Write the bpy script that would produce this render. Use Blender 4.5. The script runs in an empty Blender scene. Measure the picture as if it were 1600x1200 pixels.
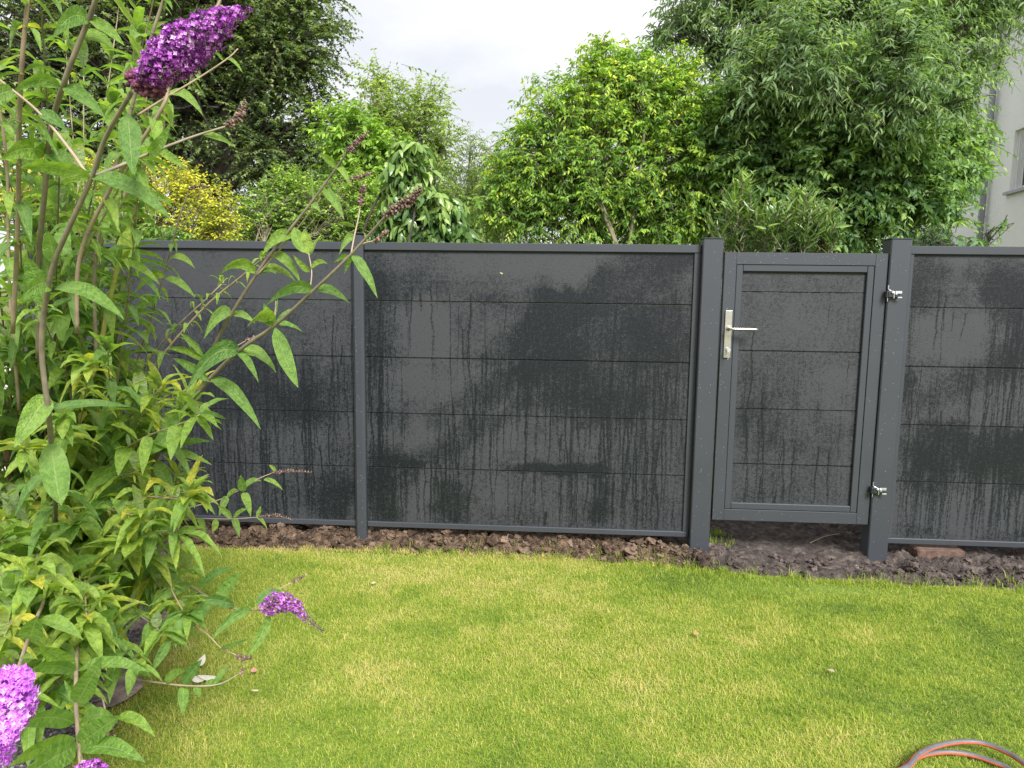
import bpy, math, random
import numpy as np
from mathutils import Matrix, Vector

# ------------------------------------------------------------------ camera, sky, sun, exposure
scene = bpy.context.scene
F_PX, PITCH, ROLL, YAW, EYE, FENCE_Y = 1119.4, 0.1238, 0.0131, 0.0635, 1.42, 3.885
cd = bpy.data.cameras.new("camera")
cd.sensor_width = 36.0
cd.lens = F_PX / 1600 * 36.0
cd.clip_end = 3000
cam = bpy.data.objects.new("camera", cd)
scene.collection.objects.link(cam)
cam.matrix_world = (Matrix.Translation((0, 0, EYE)) @ Matrix.Rotation(YAW, 4, 'Z')
                    @ Matrix.Rotation(math.pi / 2 - PITCH, 4, 'X') @ Matrix.Rotation(ROLL, 4, 'Z'))
scene.camera = cam

SUN_EL, SUN_AZ = math.radians(42), math.radians(152)      # azimuth: clockwise from +Y
world = bpy.data.worlds.new("World")
scene.world = world
world.use_nodes = True
wn, wl = world.node_tree.nodes, world.node_tree.links
wn.clear()
w_out = wn.new('ShaderNodeOutputWorld'); w_bg = wn.new('ShaderNodeBackground')
w_sky = wn.new('ShaderNodeTexSky'); w_sky.sky_type = 'NISHITA'; w_sky.sun_disc = False
w_sky.sun_elevation = SUN_EL; w_sky.sun_rotation = SUN_AZ
w_tc = wn.new('ShaderNodeTexCoord'); w_map = wn.new('ShaderNodeMapping')
w_map.inputs['Scale'].default_value = (1.3, 1.3, 3.6); w_map.inputs['Rotation'].default_value = (0.25, 0.45, 0.3)
w_noise = wn.new('ShaderNodeTexNoise'); w_noise.inputs['Scale'].default_value = 2.4
w_noise.inputs['Detail'].default_value = 6; w_noise.inputs['Roughness'].default_value = 0.5
w_ramp = wn.new('ShaderNodeValToRGB')
w_ramp.color_ramp.elements[0].position = 0.36; w_ramp.color_ramp.elements[0].color = (.56, .575, .61, 1)
w_ramp.color_ramp.elements[1].position = 0.64; w_ramp.color_ramp.elements[1].color = (.80, .785, .795, 1)
w_sc = wn.new('ShaderNodeVectorMath'); w_sc.operation = 'SCALE'; w_sc.inputs['Scale'].default_value = 8.9
w_mix = wn.new('ShaderNodeMix'); w_mix.data_type = 'RGBA'; w_mix.inputs[0].default_value = 0.93
wl.new(w_tc.outputs['Generated'], w_map.inputs[0]); wl.new(w_map.outputs[0], w_noise.inputs['Vector'])
wl.new(w_noise.outputs[0], w_ramp.inputs[0]); wl.new(w_ramp.outputs[0], w_sc.inputs[0])
wl.new(w_sky.outputs[0], w_mix.inputs[6]); wl.new(w_sc.outputs[0], w_mix.inputs[7])
wl.new(w_mix.outputs[2], w_bg.inputs[0]); w_bg.inputs[1].default_value = 0.1
wl.new(w_bg.outputs[0], w_out.inputs[0])

sd = bpy.data.lights.new("sun", 'SUN')
sd.energy = 4.9; sd.angle = math.radians(22); sd.color = (1.0, 0.975, 0.925)
sun = bpy.data.objects.new("sun", sd)
scene.collection.objects.link(sun)
sdir = Vector((math.sin(SUN_AZ) * math.cos(SUN_EL), math.cos(SUN_AZ) * math.cos(SUN_EL), math.sin(SUN_EL)))
sun.rotation_euler = sdir.to_track_quat('Z', 'Y').to_euler()
scene.view_settings.view_transform = 'Standard'
scene.view_settings.look = 'None'
scene.view_settings.exposure = 0.82
scene.view_settings.gamma = 1.0
scene.render.engine = 'CYCLES'
scene.cycles.max_bounces = 6
scene.cycles.transparent_max_bounces = 6

# ------------------------------------------------------------------ from the photo to the place
def ray(u, v):
    a, b = u - 800.0, v - 600.0
    cr, sr = math.cos(ROLL), math.sin(ROLL)
    a, b = cr * a + sr * b, -sr * a + cr * b
    x, d, up = a / F_PX, 1.0, -b / F_PX
    cp, sp = math.cos(PITCH), math.sin(PITCH)
    y, z = cp * d + sp * up, -sp * d + cp * up
    c, s = math.cos(YAW), math.sin(YAW)
    return np.array([c * x - s * y, s * x + c * y, z])

def at(u, v, Y):                 # point on the plane y = Y
    r = ray(u, v)
    return np.array([0, 0, EYE]) + r * (Y / r[1])

def atd(u, v, d):                # point at distance d ahead of the lens
    r = ray(u, v)
    return np.array([0, 0, EYE]) + r * d

def on_ground(u, v, z=0.0):
    r = ray(u, v)
    return np.array([0, 0, EYE]) + r * ((z - EYE) / r[2])

# ------------------------------------------------------------------ helpers
def link(o):
    scene.collection.objects.link(o); return o

def tag(o, label=None, cat=None, group=None, kind=None):
    if label: o['label'] = label
    if cat: o['category'] = cat
    if group: o['group'] = group
    if kind: o['kind'] = kind
    return o

def thing(name, loc, label, cat, group=None):
    o = bpy.data.objects.new(name, None)
    o.location = loc; o.empty_display_size = 0.1
    link(o)
    return tag(o, label, cat, group)

def base_of(o):
    p = Vector((0, 0, 0))
    while o is not None:
        p += o.location; o = o.parent
    return np.array(p)

class MB:
    """collects pieces given in world coordinates and links them as one mesh object"""
    def __init__(s):
        s.v, s.f, s.m, s.n, s.at = [], {}, {}, 0, {}
    def add(s, verts, faces, mat=0, **attrs):
        verts = np.asarray(verts, float).reshape(-1, 3)
        faces = np.asarray(faces, np.int64)
        k = faces.shape[1]
        s.f.setdefault(k, []).append(faces + s.n)
        m = np.broadcast_to(np.asarray(mat, np.int32), (len(faces),))
        s.m.setdefault(k, []).append(m)
        for a in set(list(attrs) + list(s.at)):
            if a not in s.at: s.at[a] = [np.zeros(s.n, np.float32)] if s.n else []
            val = attrs.get(a, 0.0)
            s.at[a].append(np.broadcast_to(np.asarray(val, np.float32), (len(verts),)))
        s.v.append(verts); s.n += len(verts)
        return s
    def box(s, lo, hi, mat=0, rot=0.0, bevel=0.0):
        lo, hi = np.array(lo, float), np.array(hi, float)
        if bevel <= 0:
            c = np.array([[x, y, z] for z in (0, 1) for y in (0, 1) for x in (0, 1)], float)
            v = lo + c * (hi - lo)
            f = [[0, 2, 3, 1], [4, 5, 7, 6], [0, 1, 5, 4], [2, 6, 7, 3], [0, 4, 6, 2], [1, 3, 7, 5]]
            return s.add(s._rot(v, lo, hi, rot), f, mat)
        b = bevel
        # chamfered box: every corner becomes three vertices
        vs, idx = [], {}
        for i in range(8):
            sg = [(i >> k) & 1 for k in range(3)]
            p = [hi[k] if sg[k] else lo[k] for k in range(3)]
            for ax in range(3):
                q = [p[k] if k == ax else (p[k] - b if sg[k] else p[k] + b) for k in range(3)]
                idx[(i, ax)] = len(vs); vs.append(q)
        vs = np.array(vs); q4, t3 = [], []
        cen = (lo + hi) / 2
        def orient(f):
            p = vs[f]; n = np.cross(p[1] - p[0], p[2] - p[0])
            return f if np.dot(n, p.mean(0) - cen) > 0 else f[::-1]
        for ax in range(3):
            a1, a2 = (ax + 1) % 3, (ax + 2) % 3
            for sd_ in (0, 1):
                f = []
                for (s1, s2) in ((0, 0), (1, 0), (1, 1), (0, 1)):
                    i = (sd_ << ax) | (s1 << a1) | (s2 << a2)
                    f.append(idx[(i, ax)])
                q4.append(orient(f))
            for (s1, s2) in ((0, 0), (1, 0), (1, 1), (0, 1)):      # edges along ax
                i0 = (s1 << a1) | (s2 << a2); i1 = i0 | (1 << ax)
                q4.append(orient([idx[(i0, a1)], idx[(i1, a1)], idx[(i1, a2)], idx[(i0, a2)]]))
        for i in range(8):
            t3.append(orient([idx[(i, 0)], idx[(i, 1)], idx[(i, 2)]]))
        vs = s._rot(vs, lo, hi, rot)
        s.add(vs, q4, mat)
        s.v.append(np.zeros((0, 3)))
        s.f.setdefault(3, []).append(np.array(t3) + s.n - len(vs)); s.m.setdefault(3, []).append(np.full(8, mat, np.int32))
        return s
    def _rot(s, v, lo, hi, rot):
        if not rot: return v
        c = (lo + hi) / 2; cs, sn = math.cos(rot), math.sin(rot)
        w = v - c
        return np.stack([c[0] + cs * w[:, 0] - sn * w[:, 1], c[1] + sn * w[:, 0] + cs * w[:, 1], v[:, 2]], 1)
    def tube(s, pts, rad, sides=7, mat=0, cap=True, **attrs):
        v, f = tube_mesh(pts, rad, sides)
        n = len(pts)
        s.add(v, f, mat, **attrs)
        if cap:
            b = s.n - len(v)
            for ring, rev in ((0, True), (n - 1, False)):
                fc = [b + ring * sides + k for k in range(sides)]
                s.f.setdefault(sides, []).append(np.array([fc[::-1] if rev else fc]))
                s.m.setdefault(sides, []).append(np.array([mat], np.int32))
        return s
    def build(s, name, mats, parent=None, loc=None, smooth=False):
        if not isinstance(mats, (list, tuple)): mats = [mats]
        v = np.concatenate(s.v) if s.v else np.zeros((0, 3))
        off = base_of(parent) if parent is not None else np.array(loc if loc is not None else (0, 0, 0), float)
        v = v - off
        me = bpy.data.meshes.new(name)
        loops, starts, tot, mi = [], [], [], []
        cur = 0
        for k in sorted(s.f):
            fa = np.concatenate(s.f[k]); ma = np.concatenate(s.m[k])
            loops.append(fa.ravel()); starts.append(cur + np.arange(len(fa)) * k)
            tot.append(np.full(len(fa), k)); mi.append(ma); cur += fa.size
        loops = np.concatenate(loops); starts = np.concatenate(starts); tot = np.concatenate(tot); mi = np.concatenate(mi)
        me.vertices.add(len(v)); me.vertices.foreach_set('co', v.astype(np.float32).ravel())
        me.loops.add(len(loops)); me.loops.foreach_set('vertex_index', loops.astype(np.int32))
        me.polygons.add(len(starts)); me.polygons.foreach_set('loop_start', starts.astype(np.int32))
        me.polygons.foreach_set('loop_total', tot.astype(np.int32))
        me.polygons.foreach_set('material_index', mi.astype(np.int32))
        me.polygons.foreach_set('use_smooth', np.full(len(starts), bool(smooth)))
        for a, lst in s.at.items():
            arr = np.concatenate(lst)
            if len(arr) < len(v): arr = np.concatenate([arr, np.zeros(len(v) - len(arr), np.float32)])
            at_ = me.attributes.new(a, 'FLOAT', 'POINT'); at_.data.foreach_set('value', arr.astype(np.float32))
        me.update(calc_edges=True); me.validate()
        for m in mats: me.materials.append(m)
        o = bpy.data.objects.new(name, me); link(o)
        if parent is not None: o.parent = parent
        else: o.location = tuple(off)
        return o

def unit(a):
    a = np.asarray(a, float)
    return a / np.maximum(np.linalg.norm(a, axis=-1, keepdims=True), 1e-9)

def tube_mesh(pts, rad, sides):
    pts = np.asarray(pts, float); n = len(pts)
    rad = np.broadcast_to(np.asarray(rad, float), (n,))
    T = unit(np.gradient(pts, axis=0))
    ref = np.array([0, 0, 1.0]) if abs(T[0][2]) < .9 else np.array([1.0, 0, 0])
    A = unit(np.cross(T[0], ref)); vs = []
    ang = np.arange(sides) * 2 * math.pi / sides
    for i in range(n):
        A = unit(A - T[i] * np.dot(A, T[i])); B = np.cross(T[i], A)
        vs.append(pts[i] + rad[i] * (np.cos(ang)[:, None] * A + np.sin(ang)[:, None] * B))
    f = []
    for i in range(n - 1):
        for k in range(sides):
            k2 = (k + 1) % sides
            f.append([i * sides + k, i * sides + k2, (i + 1) * sides + k2, (i + 1) * sides + k])
    return np.concatenate(vs), np.array(f)

def spline(P, per=6):
    P = np.asarray(P, float)
    if len(P) < 3:
        t = np.linspace(0, 1, per + 1)[:, None]; return P[0] * (1 - t) + P[-1] * t
    Q = np.concatenate([[2 * P[0] - P[1]], P, [2 * P[-1] - P[-2]]]); out = []
    for i in range(1, len(Q) - 2):
        for j in range(per):
            t = j / per
            out.append(.5 * ((2 * Q[i]) + (-Q[i - 1] + Q[i + 1]) * t + (2 * Q[i - 1] - 5 * Q[i] + 4 * Q[i + 1] - Q[i + 2]) * t * t
                             + (-Q[i - 1] + 3 * Q[i] - 3 * Q[i + 1] + Q[i + 2]) * t ** 3))
    out.append(P[-1]); return np.array(out)

def vnoise(x, y, seed=0):
    """smooth value noise, 0..1"""
    x = np.asarray(x, float); y = np.asarray(y, float)
    xi, yi = np.floor(x).astype(np.int64), np.floor(y).astype(np.int64)
    fx, fy = x - xi, y - yi
    fx = fx * fx * (3 - 2 * fx); fy = fy * fy * (3 - 2 * fy)
    def h(a, b):
        n = (a * 374761393 + b * 668265263 + seed * 974711) & 0x7fffffff
        n = ((n ^ (n >> 13)) * 1274126177) & 0x7fffffff
        n = n ^ (n >> 16)
        return (n & 0xffff) / 65535.0
    return (h(xi, yi) * (1 - fx) * (1 - fy) + h(xi + 1, yi) * fx * (1 - fy)
            + h(xi, yi + 1) * (1 - fx) * fy + h(xi + 1, yi + 1) * fx * fy)

def fbm(x, y, seed=0, oct=4):
    s, a, t = 0, .5, 0
    for i in range(oct):
        s = s + a * vnoise(x * 2 ** i, y * 2 ** i, seed + i * 17); t += a; a *= .5
    return s / t

def sstep(a, b, x):
    t = np.clip((x - a) / (b - a), 0, 1); return t * t * (3 - 2 * t)

# ------------------------------------------------------------------ materials
class Mat:
    def __init__(s, name):
        s.m = bpy.data.materials.new(name); s.m.use_nodes = True
        s.n, s.l = s.m.node_tree.nodes, s.m.node_tree.links
        s.b = s.n['Principled BSDF']; s.out = s.n['Material Output']
        s._tc = None
    def tc(s):
        if s._tc is None: s._tc = s.n.new('ShaderNodeTexCoord')
        return s._tc.outputs['Object']
    def mapped(s, scale):
        m = s.n.new('ShaderNodeMapping'); m.inputs['Scale'].default_value = scale
        s.l.new(s.tc(), m.inputs[0]); return m.outputs[0]
    def noise(s, scale, detail=4, rough=.55, vec=None):
        n = s.n.new('ShaderNodeTexNoise'); n.inputs['Scale'].default_value = scale
        n.inputs['Detail'].default_value = detail; n.inputs['Roughness'].default_value = rough
        s.l.new(vec if vec is not None else s.tc(), n.inputs['Vector']); return n.outputs[0]
    def attr(s, name):
        n = s.n.new('ShaderNodeAttribute'); n.attribute_name = name; return n.outputs['Fac']
    def ramp(s, fac, stops):
        r = s.n.new('ShaderNodeValToRGB'); e = r.color_ramp.elements
        while len(e) < len(stops): e.new(.5)
        for k, (p, c) in enumerate(stops):
            e[k].position = p; e[k].color = (*c, 1) if hasattr(c, '__len__') else (c, c, c, 1)
        s.l.new(fac, r.inputs[0]); return r.outputs[0]
    def mix(s, fac, a, b, mode='MIX'):
        n = s.n.new('ShaderNodeMix'); n.data_type = 'RGBA'; n.blend_type = mode
        for sock, val in ((n.inputs[0], fac), (n.inputs[6], a), (n.inputs[7], b)):
            if isinstance(val, (int, float)): sock.default_value = val
            elif isinstance(val, tuple): sock.default_value = (*val, 1)
            else: s.l.new(val, sock)
        return n.outputs[2]
    def math(s, op, a, b=None):
        n = s.n.new('ShaderNodeMath'); n.operation = op
        for i, val in enumerate((a, b)):
            if val is None: continue
            if isinstance(val, (int, float)): n.inputs[i].default_value = val
            else: s.l.new(val, n.inputs[i])
        return n.outputs[0]
    def bump(s, h, strength=.3, dist=.01, prev=None):
        n = s.n.new('ShaderNodeBump'); n.inputs['Strength'].default_value = strength
        n.inputs['Distance'].default_value = dist; s.l.new(h, n.inputs['Height'])
        if prev is not None: s.l.new(prev, n.inputs['Normal'])
        return n.outputs[0]
    def set(s, color=None, rough=None, metal=None, normal=None, spec=None):
        for k, val in (('Base Color', color), ('Roughness', rough), ('Metallic', metal), ('Normal', normal), ('Specular IOR Level', spec)):
            if val is None: continue
            if isinstance(val, tuple): s.b.inputs[k].default_value = (*val, 1)
            elif isinstance(val, (int, float)): s.b.inputs[k].default_value = val
            else: s.l.new(val, s.b.inputs[k])
        return s
    def translucent(s, color, fac=.35, normal=None):
        t = s.n.new('ShaderNodeBsdfTranslucent'); mx = s.n.new('ShaderNodeMixShader')
        if isinstance(color, tuple): t.inputs[0].default_value = (*color, 1)
        else: s.l.new(color, t.inputs[0])
        if normal is not None: s.l.new(normal, t.inputs['Normal'])
        mx.inputs[0].default_value = fac
        s.l.new(s.b.outputs[0], mx.inputs[1]); s.l.new(t.outputs[0], mx.inputs[2]); s.l.new(mx.outputs[0], s.out.inputs[0])
        return s

def simple(name, color, rough=.5, metal=0.0, var=.12, scale=30):
    m = Mat(name); n = m.noise(scale, 3)
    c = m.mix(m.ramp(n, [(.3, 0.0), (.7, 1.0)]), tuple(x * (1 - var) for x in color), tuple(min(1, x * (1 + var)) for x in color))
    return m.set(c, rough, metal).m

def leaf_mat(name, stops, trans=.4, rough=.5, tr_gain=(1.35, 1.5, .6), spec=.35):
    m = Mat(name)
    col = m.ramp(m.attr('tint'), stops)
    m.set(col, rough, spec=spec)
    tcol = m.mix(1.0, col, tr_gain, 'MULTIPLY')
    m.translucent(tcol, trans)
    return m.m
def gain(c, k): return tuple(min(1, x * k) for x in c)

# ------------------------------------------------------------------ ground, lawn, soil
rng = np.random.default_rng(7)
D = FENCE_Y
def soil_edge(x):                # front edge of the bare soil, as y
    px = np.array([-6, -1.45, -1.2, -.8, -.3, .2, .55, .8, 1.0, 1.2, 1.5, 1.75, 2.1, 2.6, 6])
    py = np.array([3.72, 3.74, 3.78, 3.78, 3.78, 3.75, 3.71, 3.66, 3.61, 3.59, 3.56, 3.55, 3.56, 3.58, 3.58])
    return np.interp(x, px, py)

BED = [on_ground(u, v) for u, v in ((268, 850), (246, 880), (236, 930), (226, 985), (188, 1060), (150, 1110), (118, 1165), (95, 1215))]
def bed_x(y):                    # the lawn ends and the flower bed begins here
    ys_ = [b[1] for b in BED][::-1]; xs_ = [b[0] for b in BED][::-1]
    return np.interp(y, ys_, xs_)

def lawn_tint(x, y):
    """0 = deep green, 1 = light yellow green; the lawn is patchy"""
    big = fbm(x * 1.5 + 9, y * 2.0 + 4, 3, 3)
    mid = fbm(x * 6, y * 8, 8, 3)
    t = .56 + .75 * (big - .5) + .5 * (mid - .5) + .35 * (fbm(x * 17, y * 22, 15, 2) - .5) + .13 * np.exp(-(((x + .35) / .8) ** 2 + ((y - 2.9) / .7) ** 2))
    t -= .10 * np.clip(x - .9, 0, 1.5)
    return t

g = Mat('earth_under_grass')
gn = g.noise(14, 5)
g.set(g.ramp(gn, [(.3, (.06, .075, .018)), (.55, (.12, .125, .03)), (.75, (.16, .135, .05))]), .95)
g.b.inputs['Normal'].default_value = (0, 0, 0)
g.l.new(g.bump(g.noise(60, 4), .6, .02), g.b.inputs['Normal'])
mb = MB()
gx = np.array([-1500, -60, -8, -4, 4, 8, 60, 1500.]); gy = np.array([-1500, -60, -6, 0, 4.4, 12, 80, 1500.])
vv = np.array([[x, y, -.022] for y in gy for x in gx])
ff = [[j * 8 + i, j * 8 + i + 1, (j + 1) * 8 + i + 1, (j + 1) * 8 + i] for j in range(7) for i in range(7)]
ground = mb.add(vv, ff).build('ground', g.m); tag(ground, kind='structure')

# lawn sheet
lawn_m = Mat('lawn_thatch')
ln = lawn_m.noise(70, 4)
lawn_m.set(lawn_m.ramp(ln, [(.3, (.06, .10, .010)), (.55, (.13, .19, .018)), (.75, (.22, .24, .04))]), .95)
nx, ny = 150, 120
xs = np.linspace(-3.2, 4.2, nx); ys = np.linspace(-1.5, 3.74, ny)
X, Y = np.meshgrid(xs, ys); Z = .008 * (fbm(X * 2, Y * 2, 5) - .5) - .004
def grid_faces(nx, ny):
    i, j = np.meshgrid(np.arange(nx - 1), np.arange(ny - 1)); a = (j * nx + i).ravel()
    return np.stack([a, a + 1, a + nx + 1, a + nx], 1)
lawn = MB().add(np.stack([X.ravel(), Y.ravel(), Z.ravel()], 1), grid_faces(nx, ny)).build('lawn', lawn_m.m, smooth=True)
tag(lawn, kind='structure')

# soil strip under and around the fence, cloddy height field
def soil_h(X, Y):
    e = soil_edge(X)
    ridge = sstep(0, .10, Y - e)
    lump = fbm(X * 9, Y * 9, 21, 4); fine = fbm(X * 45, Y * 45, 31, 4)
    gate = np.exp(-((X - 1.28) / .42) ** 2)
    amp = (1 - .65 * gate)
    cell = np.abs(fbm(X * 22, Y * 22, 77, 3) - .5) * 2
    h = -.012 + ridge * (.028 + amp * (.09 * (lump - .42) + .045 * (.5 - cell) + .022 * (fine - .5)))
    h += ridge * .025 * np.exp(-((Y - e - .13) / .08) ** 2) * amp * (X < .95)
    return h
sx = np.arange(-3.3, 3.3, .0085); sy = np.arange(3.36, 4.75, .0085)
X, Y = np.meshgrid(sx, sy)
X2 = X + .004 * (vnoise(X * 90, Y * 90, 2) - .5)
Zs = soil_h(X, Y)
soil = Mat('soil')
s_dark = soil.attr('dark'); s_t = soil.attr('clod')
n1 = soil.noise(22, 6, .6); n2 = soil.noise(160, 4, .6)
c = soil.ramp(n1, [(.32, (.026, .018, .013)), (.5, (.075, .050, .034)), (.68, (.17, .112, .076))])
c2 = soil.ramp(n1, [(.3, (.026, .022, .022)), (.55, (.075, .063, .060)), (.72, (.17, .145, .135))])
c = soil.mix(s_dark, c, c2)
c = soil.mix(soil.ramp(s_t, [(.45, 0.0), (1.0, .8)]), c, soil.mix(s_dark, (.30, .215, .16), (.15, .125, .12)))
c = soil.mix(soil.ramp(s_t, [(0.02, 0.0), (.05, .55), (.3, 0.0)]), c, (.02, .014, .011))
c = soil.mix(soil.math('MULTIPLY', soil.ramp(n2, [(.62, 0.0), (.72, 1.0)]), .5), c, (.24, .19, .14))
soil.set(c, .9, normal=soil.bump(n2, .7, .012, soil.bump(soil.noise(60, 5), .7, .02)), spec=.2)
def darkness(X, Y):
    return np.clip(.85 * sstep(.55, .95, X + .25 * (fbm(X * 4, Y * 4, 12) - .5)) * (1 - .6 * np.exp(-(((X - 1.35) / .22) ** 2 + ((Y - 3.52) / .05) ** 2))), 0, 1)
so = MB().add(np.stack([X2.ravel(), Y.ravel(), Zs.ravel()], 1), grid_faces(len(sx), len(sy)), dark=darkness(X, Y).ravel())
so = so.build('soil', soil.m, smooth=True); tag(so, kind='structure')

def icos(sub=1):
    t = (1 + 5 ** .5) / 2
    v = [(-1, t, 0), (1, t, 0), (-1, -t, 0), (1, -t, 0), (0, -1, t), (0, 1, t), (0, -1, -t), (0, 1, -t), (t, 0, -1), (t, 0, 1), (-t, 0, -1), (-t, 0, 1)]
    f = [(0, 11, 5), (0, 5, 1), (0, 1, 7), (0, 7, 10), (0, 10, 11), (1, 5, 9), (5, 11, 4), (11, 10, 2), (10, 7, 6), (7, 1, 8),
         (3, 9, 4), (3, 4, 2), (3, 2, 6), (3, 6, 8), (3, 8, 9), (4, 9, 5), (2, 4, 11), (6, 2, 10), (8, 6, 7), (9, 8, 1)]
    v = [tuple(unit(np.array(a))) for a in v]
    for _ in range(sub):
        cache, nf = {}, []
        def mid(a, b):
            k = (min(a, b), max(a, b))
            if k not in cache:
                v.append(tuple(unit((np.array(v[a]) + np.array(v[b])) / 2))); cache[k] = len(v) - 1
            return cache[k]
        for a, b, c_ in f:
            x, y, z = mid(a, b), mid(b, c_), mid(c_, a)
            nf += [(a, x, z), (b, y, x), (c_, z, y), (x, y, z)]
        f = nf
    return np.array(v), np.array(f)
IV1, IF1 = icos(1); IV2, IF2 = icos(2)
def lump(mb, p, r, rg, squash=.7, mat=0, V=None, rough=.35, **attrs):
    V0, F0 = (IV2, IF2) if V is None else V
    ph = rg.uniform(0, 50, 3)
    n = vnoise(V0[:, 0] * 1.7 + ph[0], V0[:, 1] * 1.7 + V0[:, 2] * 2.1 + ph[1], 3) - .5
    n2_ = vnoise(V0[:, 0] * 4.5 + ph[1], V0[:, 2] * 4.5 + V0[:, 1] * 3 + ph[2], 5) - .5
    v = V0 * (1 + rough * 2 * n + rough * n2_)[:, None]
    a = rg.uniform(0, 6.28); cs, sn = math.cos(a), math.sin(a)
    sc = np.array([rg.uniform(.8, 1.35), rg.uniform(.7, 1.1), squash])
    v = v * sc * r; v = np.stack([cs * v[:, 0] - sn * v[:, 1], sn * v[:, 0] + cs * v[:, 1], v[:, 2]], 1)
    mb.add(v + np.asarray(p), F0, mat, **attrs)
mb = MB()
for k in range(7500):
    x = rng.uniform(-2.6, 2.9); e = float(soil_edge(x))
    y = e + .01 + abs(rng.normal(0, .13)); 
    if .85 < x < 1.72 and rng.random() < .6: continue
    if y > 4.25: continue
    r = min(.038, .0022 + rng.exponential(.0065 if k < 2600 else .0016))
    if x > .95: r *= .65
    z = float(soil_h(np.array(x), np.array(y)))
    lump(mb, (x, y, z + r * .25), r, rng, .75, V=(IV2, IF2) if r > .012 else (IV1, IF1), dark=float(darkness(np.array(x), np.array(y))) * .9, clod=float(np.clip(rng.beta(1.6, 1.9), .03, 1)), rough=rng.uniform(.45, .85))
clods = mb.build('soil_clods', soil.m, smooth=False)
tag(clods, 'crumbly brown and blackish clods of dug earth along the foot of the fence', 'earth clods', kind='stuff')

# ------------------------------------------------------------------ the fence
alu = Mat('anthracite_powder_coat')
an = alu.noise(260, 2); a2 = alu.noise(3.0, 4)
alu.set(alu.mix(alu.ramp(a2, [(.3, 0.0), (.7, 1.0)]), (.033, .037, .046), (.040, .044, .054)), .42,
        normal=alu.bump(an, .12, .002), spec=.5)
alu = alu.m
drop_m = Mat('rain_drop'); drop_m.set((.75, .78, .8), .06, spec=.8); drop_m.b.inputs['Transmission Weight'].default_value = .55
drop_m.b.inputs['IOR'].default_value = 1.33; drop_m = drop_m.m

bd = Mat('wood_composite_board')
wet = bd.attr('wet')
sp = bd.noise(170, 3, .6); sp2 = bd.noise(55, 5, .7)
gr = bd.noise(1, 5, .6, bd.mapped((60, 60, 500)))
gv = bd.noise(1, 3, .6, bd.mapped((260, 60, 6)))
w1 = bd.math('ADD', wet, bd.math('MULTIPLY', bd.math('SUBTRACT', sp2, .5), 2.0))
w1 = bd.math('ADD', w1, bd.math('MULTIPLY', bd.math('SUBTRACT', sp, .5), 2.4))
dry = bd.mix(gr, (.031, .0336, .038), (.043, .0462, .0515))
dry = bd.mix(bd.math('MULTIPLY', gv, .5), dry, (.030, .033, .0375))
colr = bd.mix(bd.ramp(w1, [(.20, 0.0), (.55, .58), (1.0, 1.0)]), dry, (.0062, .0080, .0108))
bd.set(colr, bd.ramp(w1, [(.1, .62), (.9, .36)]), spec=.35,
       normal=bd.bump(sp, .35, .003, bd.bump(gr, .3, .0015)))
bd = bd.m

def wet_map(x0, x1, z0, z1, patches, base, seed, dens=1.0, cell=.004):
    """water on a panel: soaked patches, speckle, and drips that ran down; rows go from top to bottom"""
    rg = np.random.default_rng(seed)
    nx = int((x1 - x0) / cell) + 1; nz = int((z1 - z0) / cell) + 1
    xs, zs = np.linspace(x0, x1, nx), np.linspace(z1, z0, nz)
    X, Z = np.meshgrid(xs, zs)
    wob = .09 * (fbm(X * 9, Z * 9, seed + 5) - .5) * 2; wob2 = .09 * (fbm(X * 9, Z * 9, seed + 9) - .5) * 2
    W = base + .38 * (fbm(X * 2.4, Z * 3.2, seed, 4) - .5) + .50 * (fbm(X * 13, Z * 11, seed + 2, 5) - .5) + .30 * (fbm(X * 70, Z * 60, seed + 12, 3) - .5)
    for (cx, cz, rx, rz, a, ang) in patches:
        kw_ = min(1.0, rz / .10); dx, dz = X + wob * kw_ - cx, Z + wob2 * kw_ - cz
        cs, sn = math.cos(ang), math.sin(ang)
        q = ((dx * cs + dz * sn) / rx) ** 2 + ((-dx * sn + dz * cs) / rz) ** 2
        W = W + .95 * a * (1 - sstep(.05, 1.9, q))
    W = np.clip(W, 0, 1)
    # fine vertical streaking everywhere below the top board
    stre = vnoise(X * 170, Z * 2.2, seed + 3); stre2 = vnoise(X * 90 + 5, Z * 1.1, seed + 4)
    band = sstep(.0, .5, (z1 - Z) - .25) * (.35 + .65 * fbm(X * 3, Z * 3, seed + 6))
    W = W + band * (.30 * sstep(.62, .92, stre) + .22 * sstep(.66, .95, stre2))
    drips = np.zeros_like(W)
    nd = int(150 * dens * (x1 - x0))
    for k in range(nd):
        for tries in range(20):
            i, j = int(rg.integers(2, nx - 3)), int(rg.integers(int(nz * .12), nz - 4))
            if W[j, i] > rg.uniform(.25, .9): break
        wd = rg.choice([0, 0, 1, 1, 2]); ln = rg.exponential(.30) + .05
        if j > nz * .6: ln *= 1.6
        st = rg.uniform(.45, 1.0); xf = float(i); drift = 0
        n = min(nz - j - 1, int(ln / cell))
        for t in range(n):
            drift = .88 * drift + rg.normal(0, .07); xf += drift * .55
            a = st * (1 - (t / max(n, 1)) ** 4 * .6)
            c = int(round(xf))
            if c < 2 or c > nx - 4: break
            drips[j + t, c] = max(drips[j + t, c], a)
            if wd >= 1: drips[j + t, c + 1] = max(drips[j + t, c + 1], a * .75)
            if wd >= 2: drips[j + t, c - 1] = max(drips[j + t, c - 1], a * .75)
    W = np.clip(np.maximum(W, .15 * W + drips + .35 * W * (drips > 0)), 0, 1.1)
    return xs, zs, W

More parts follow.
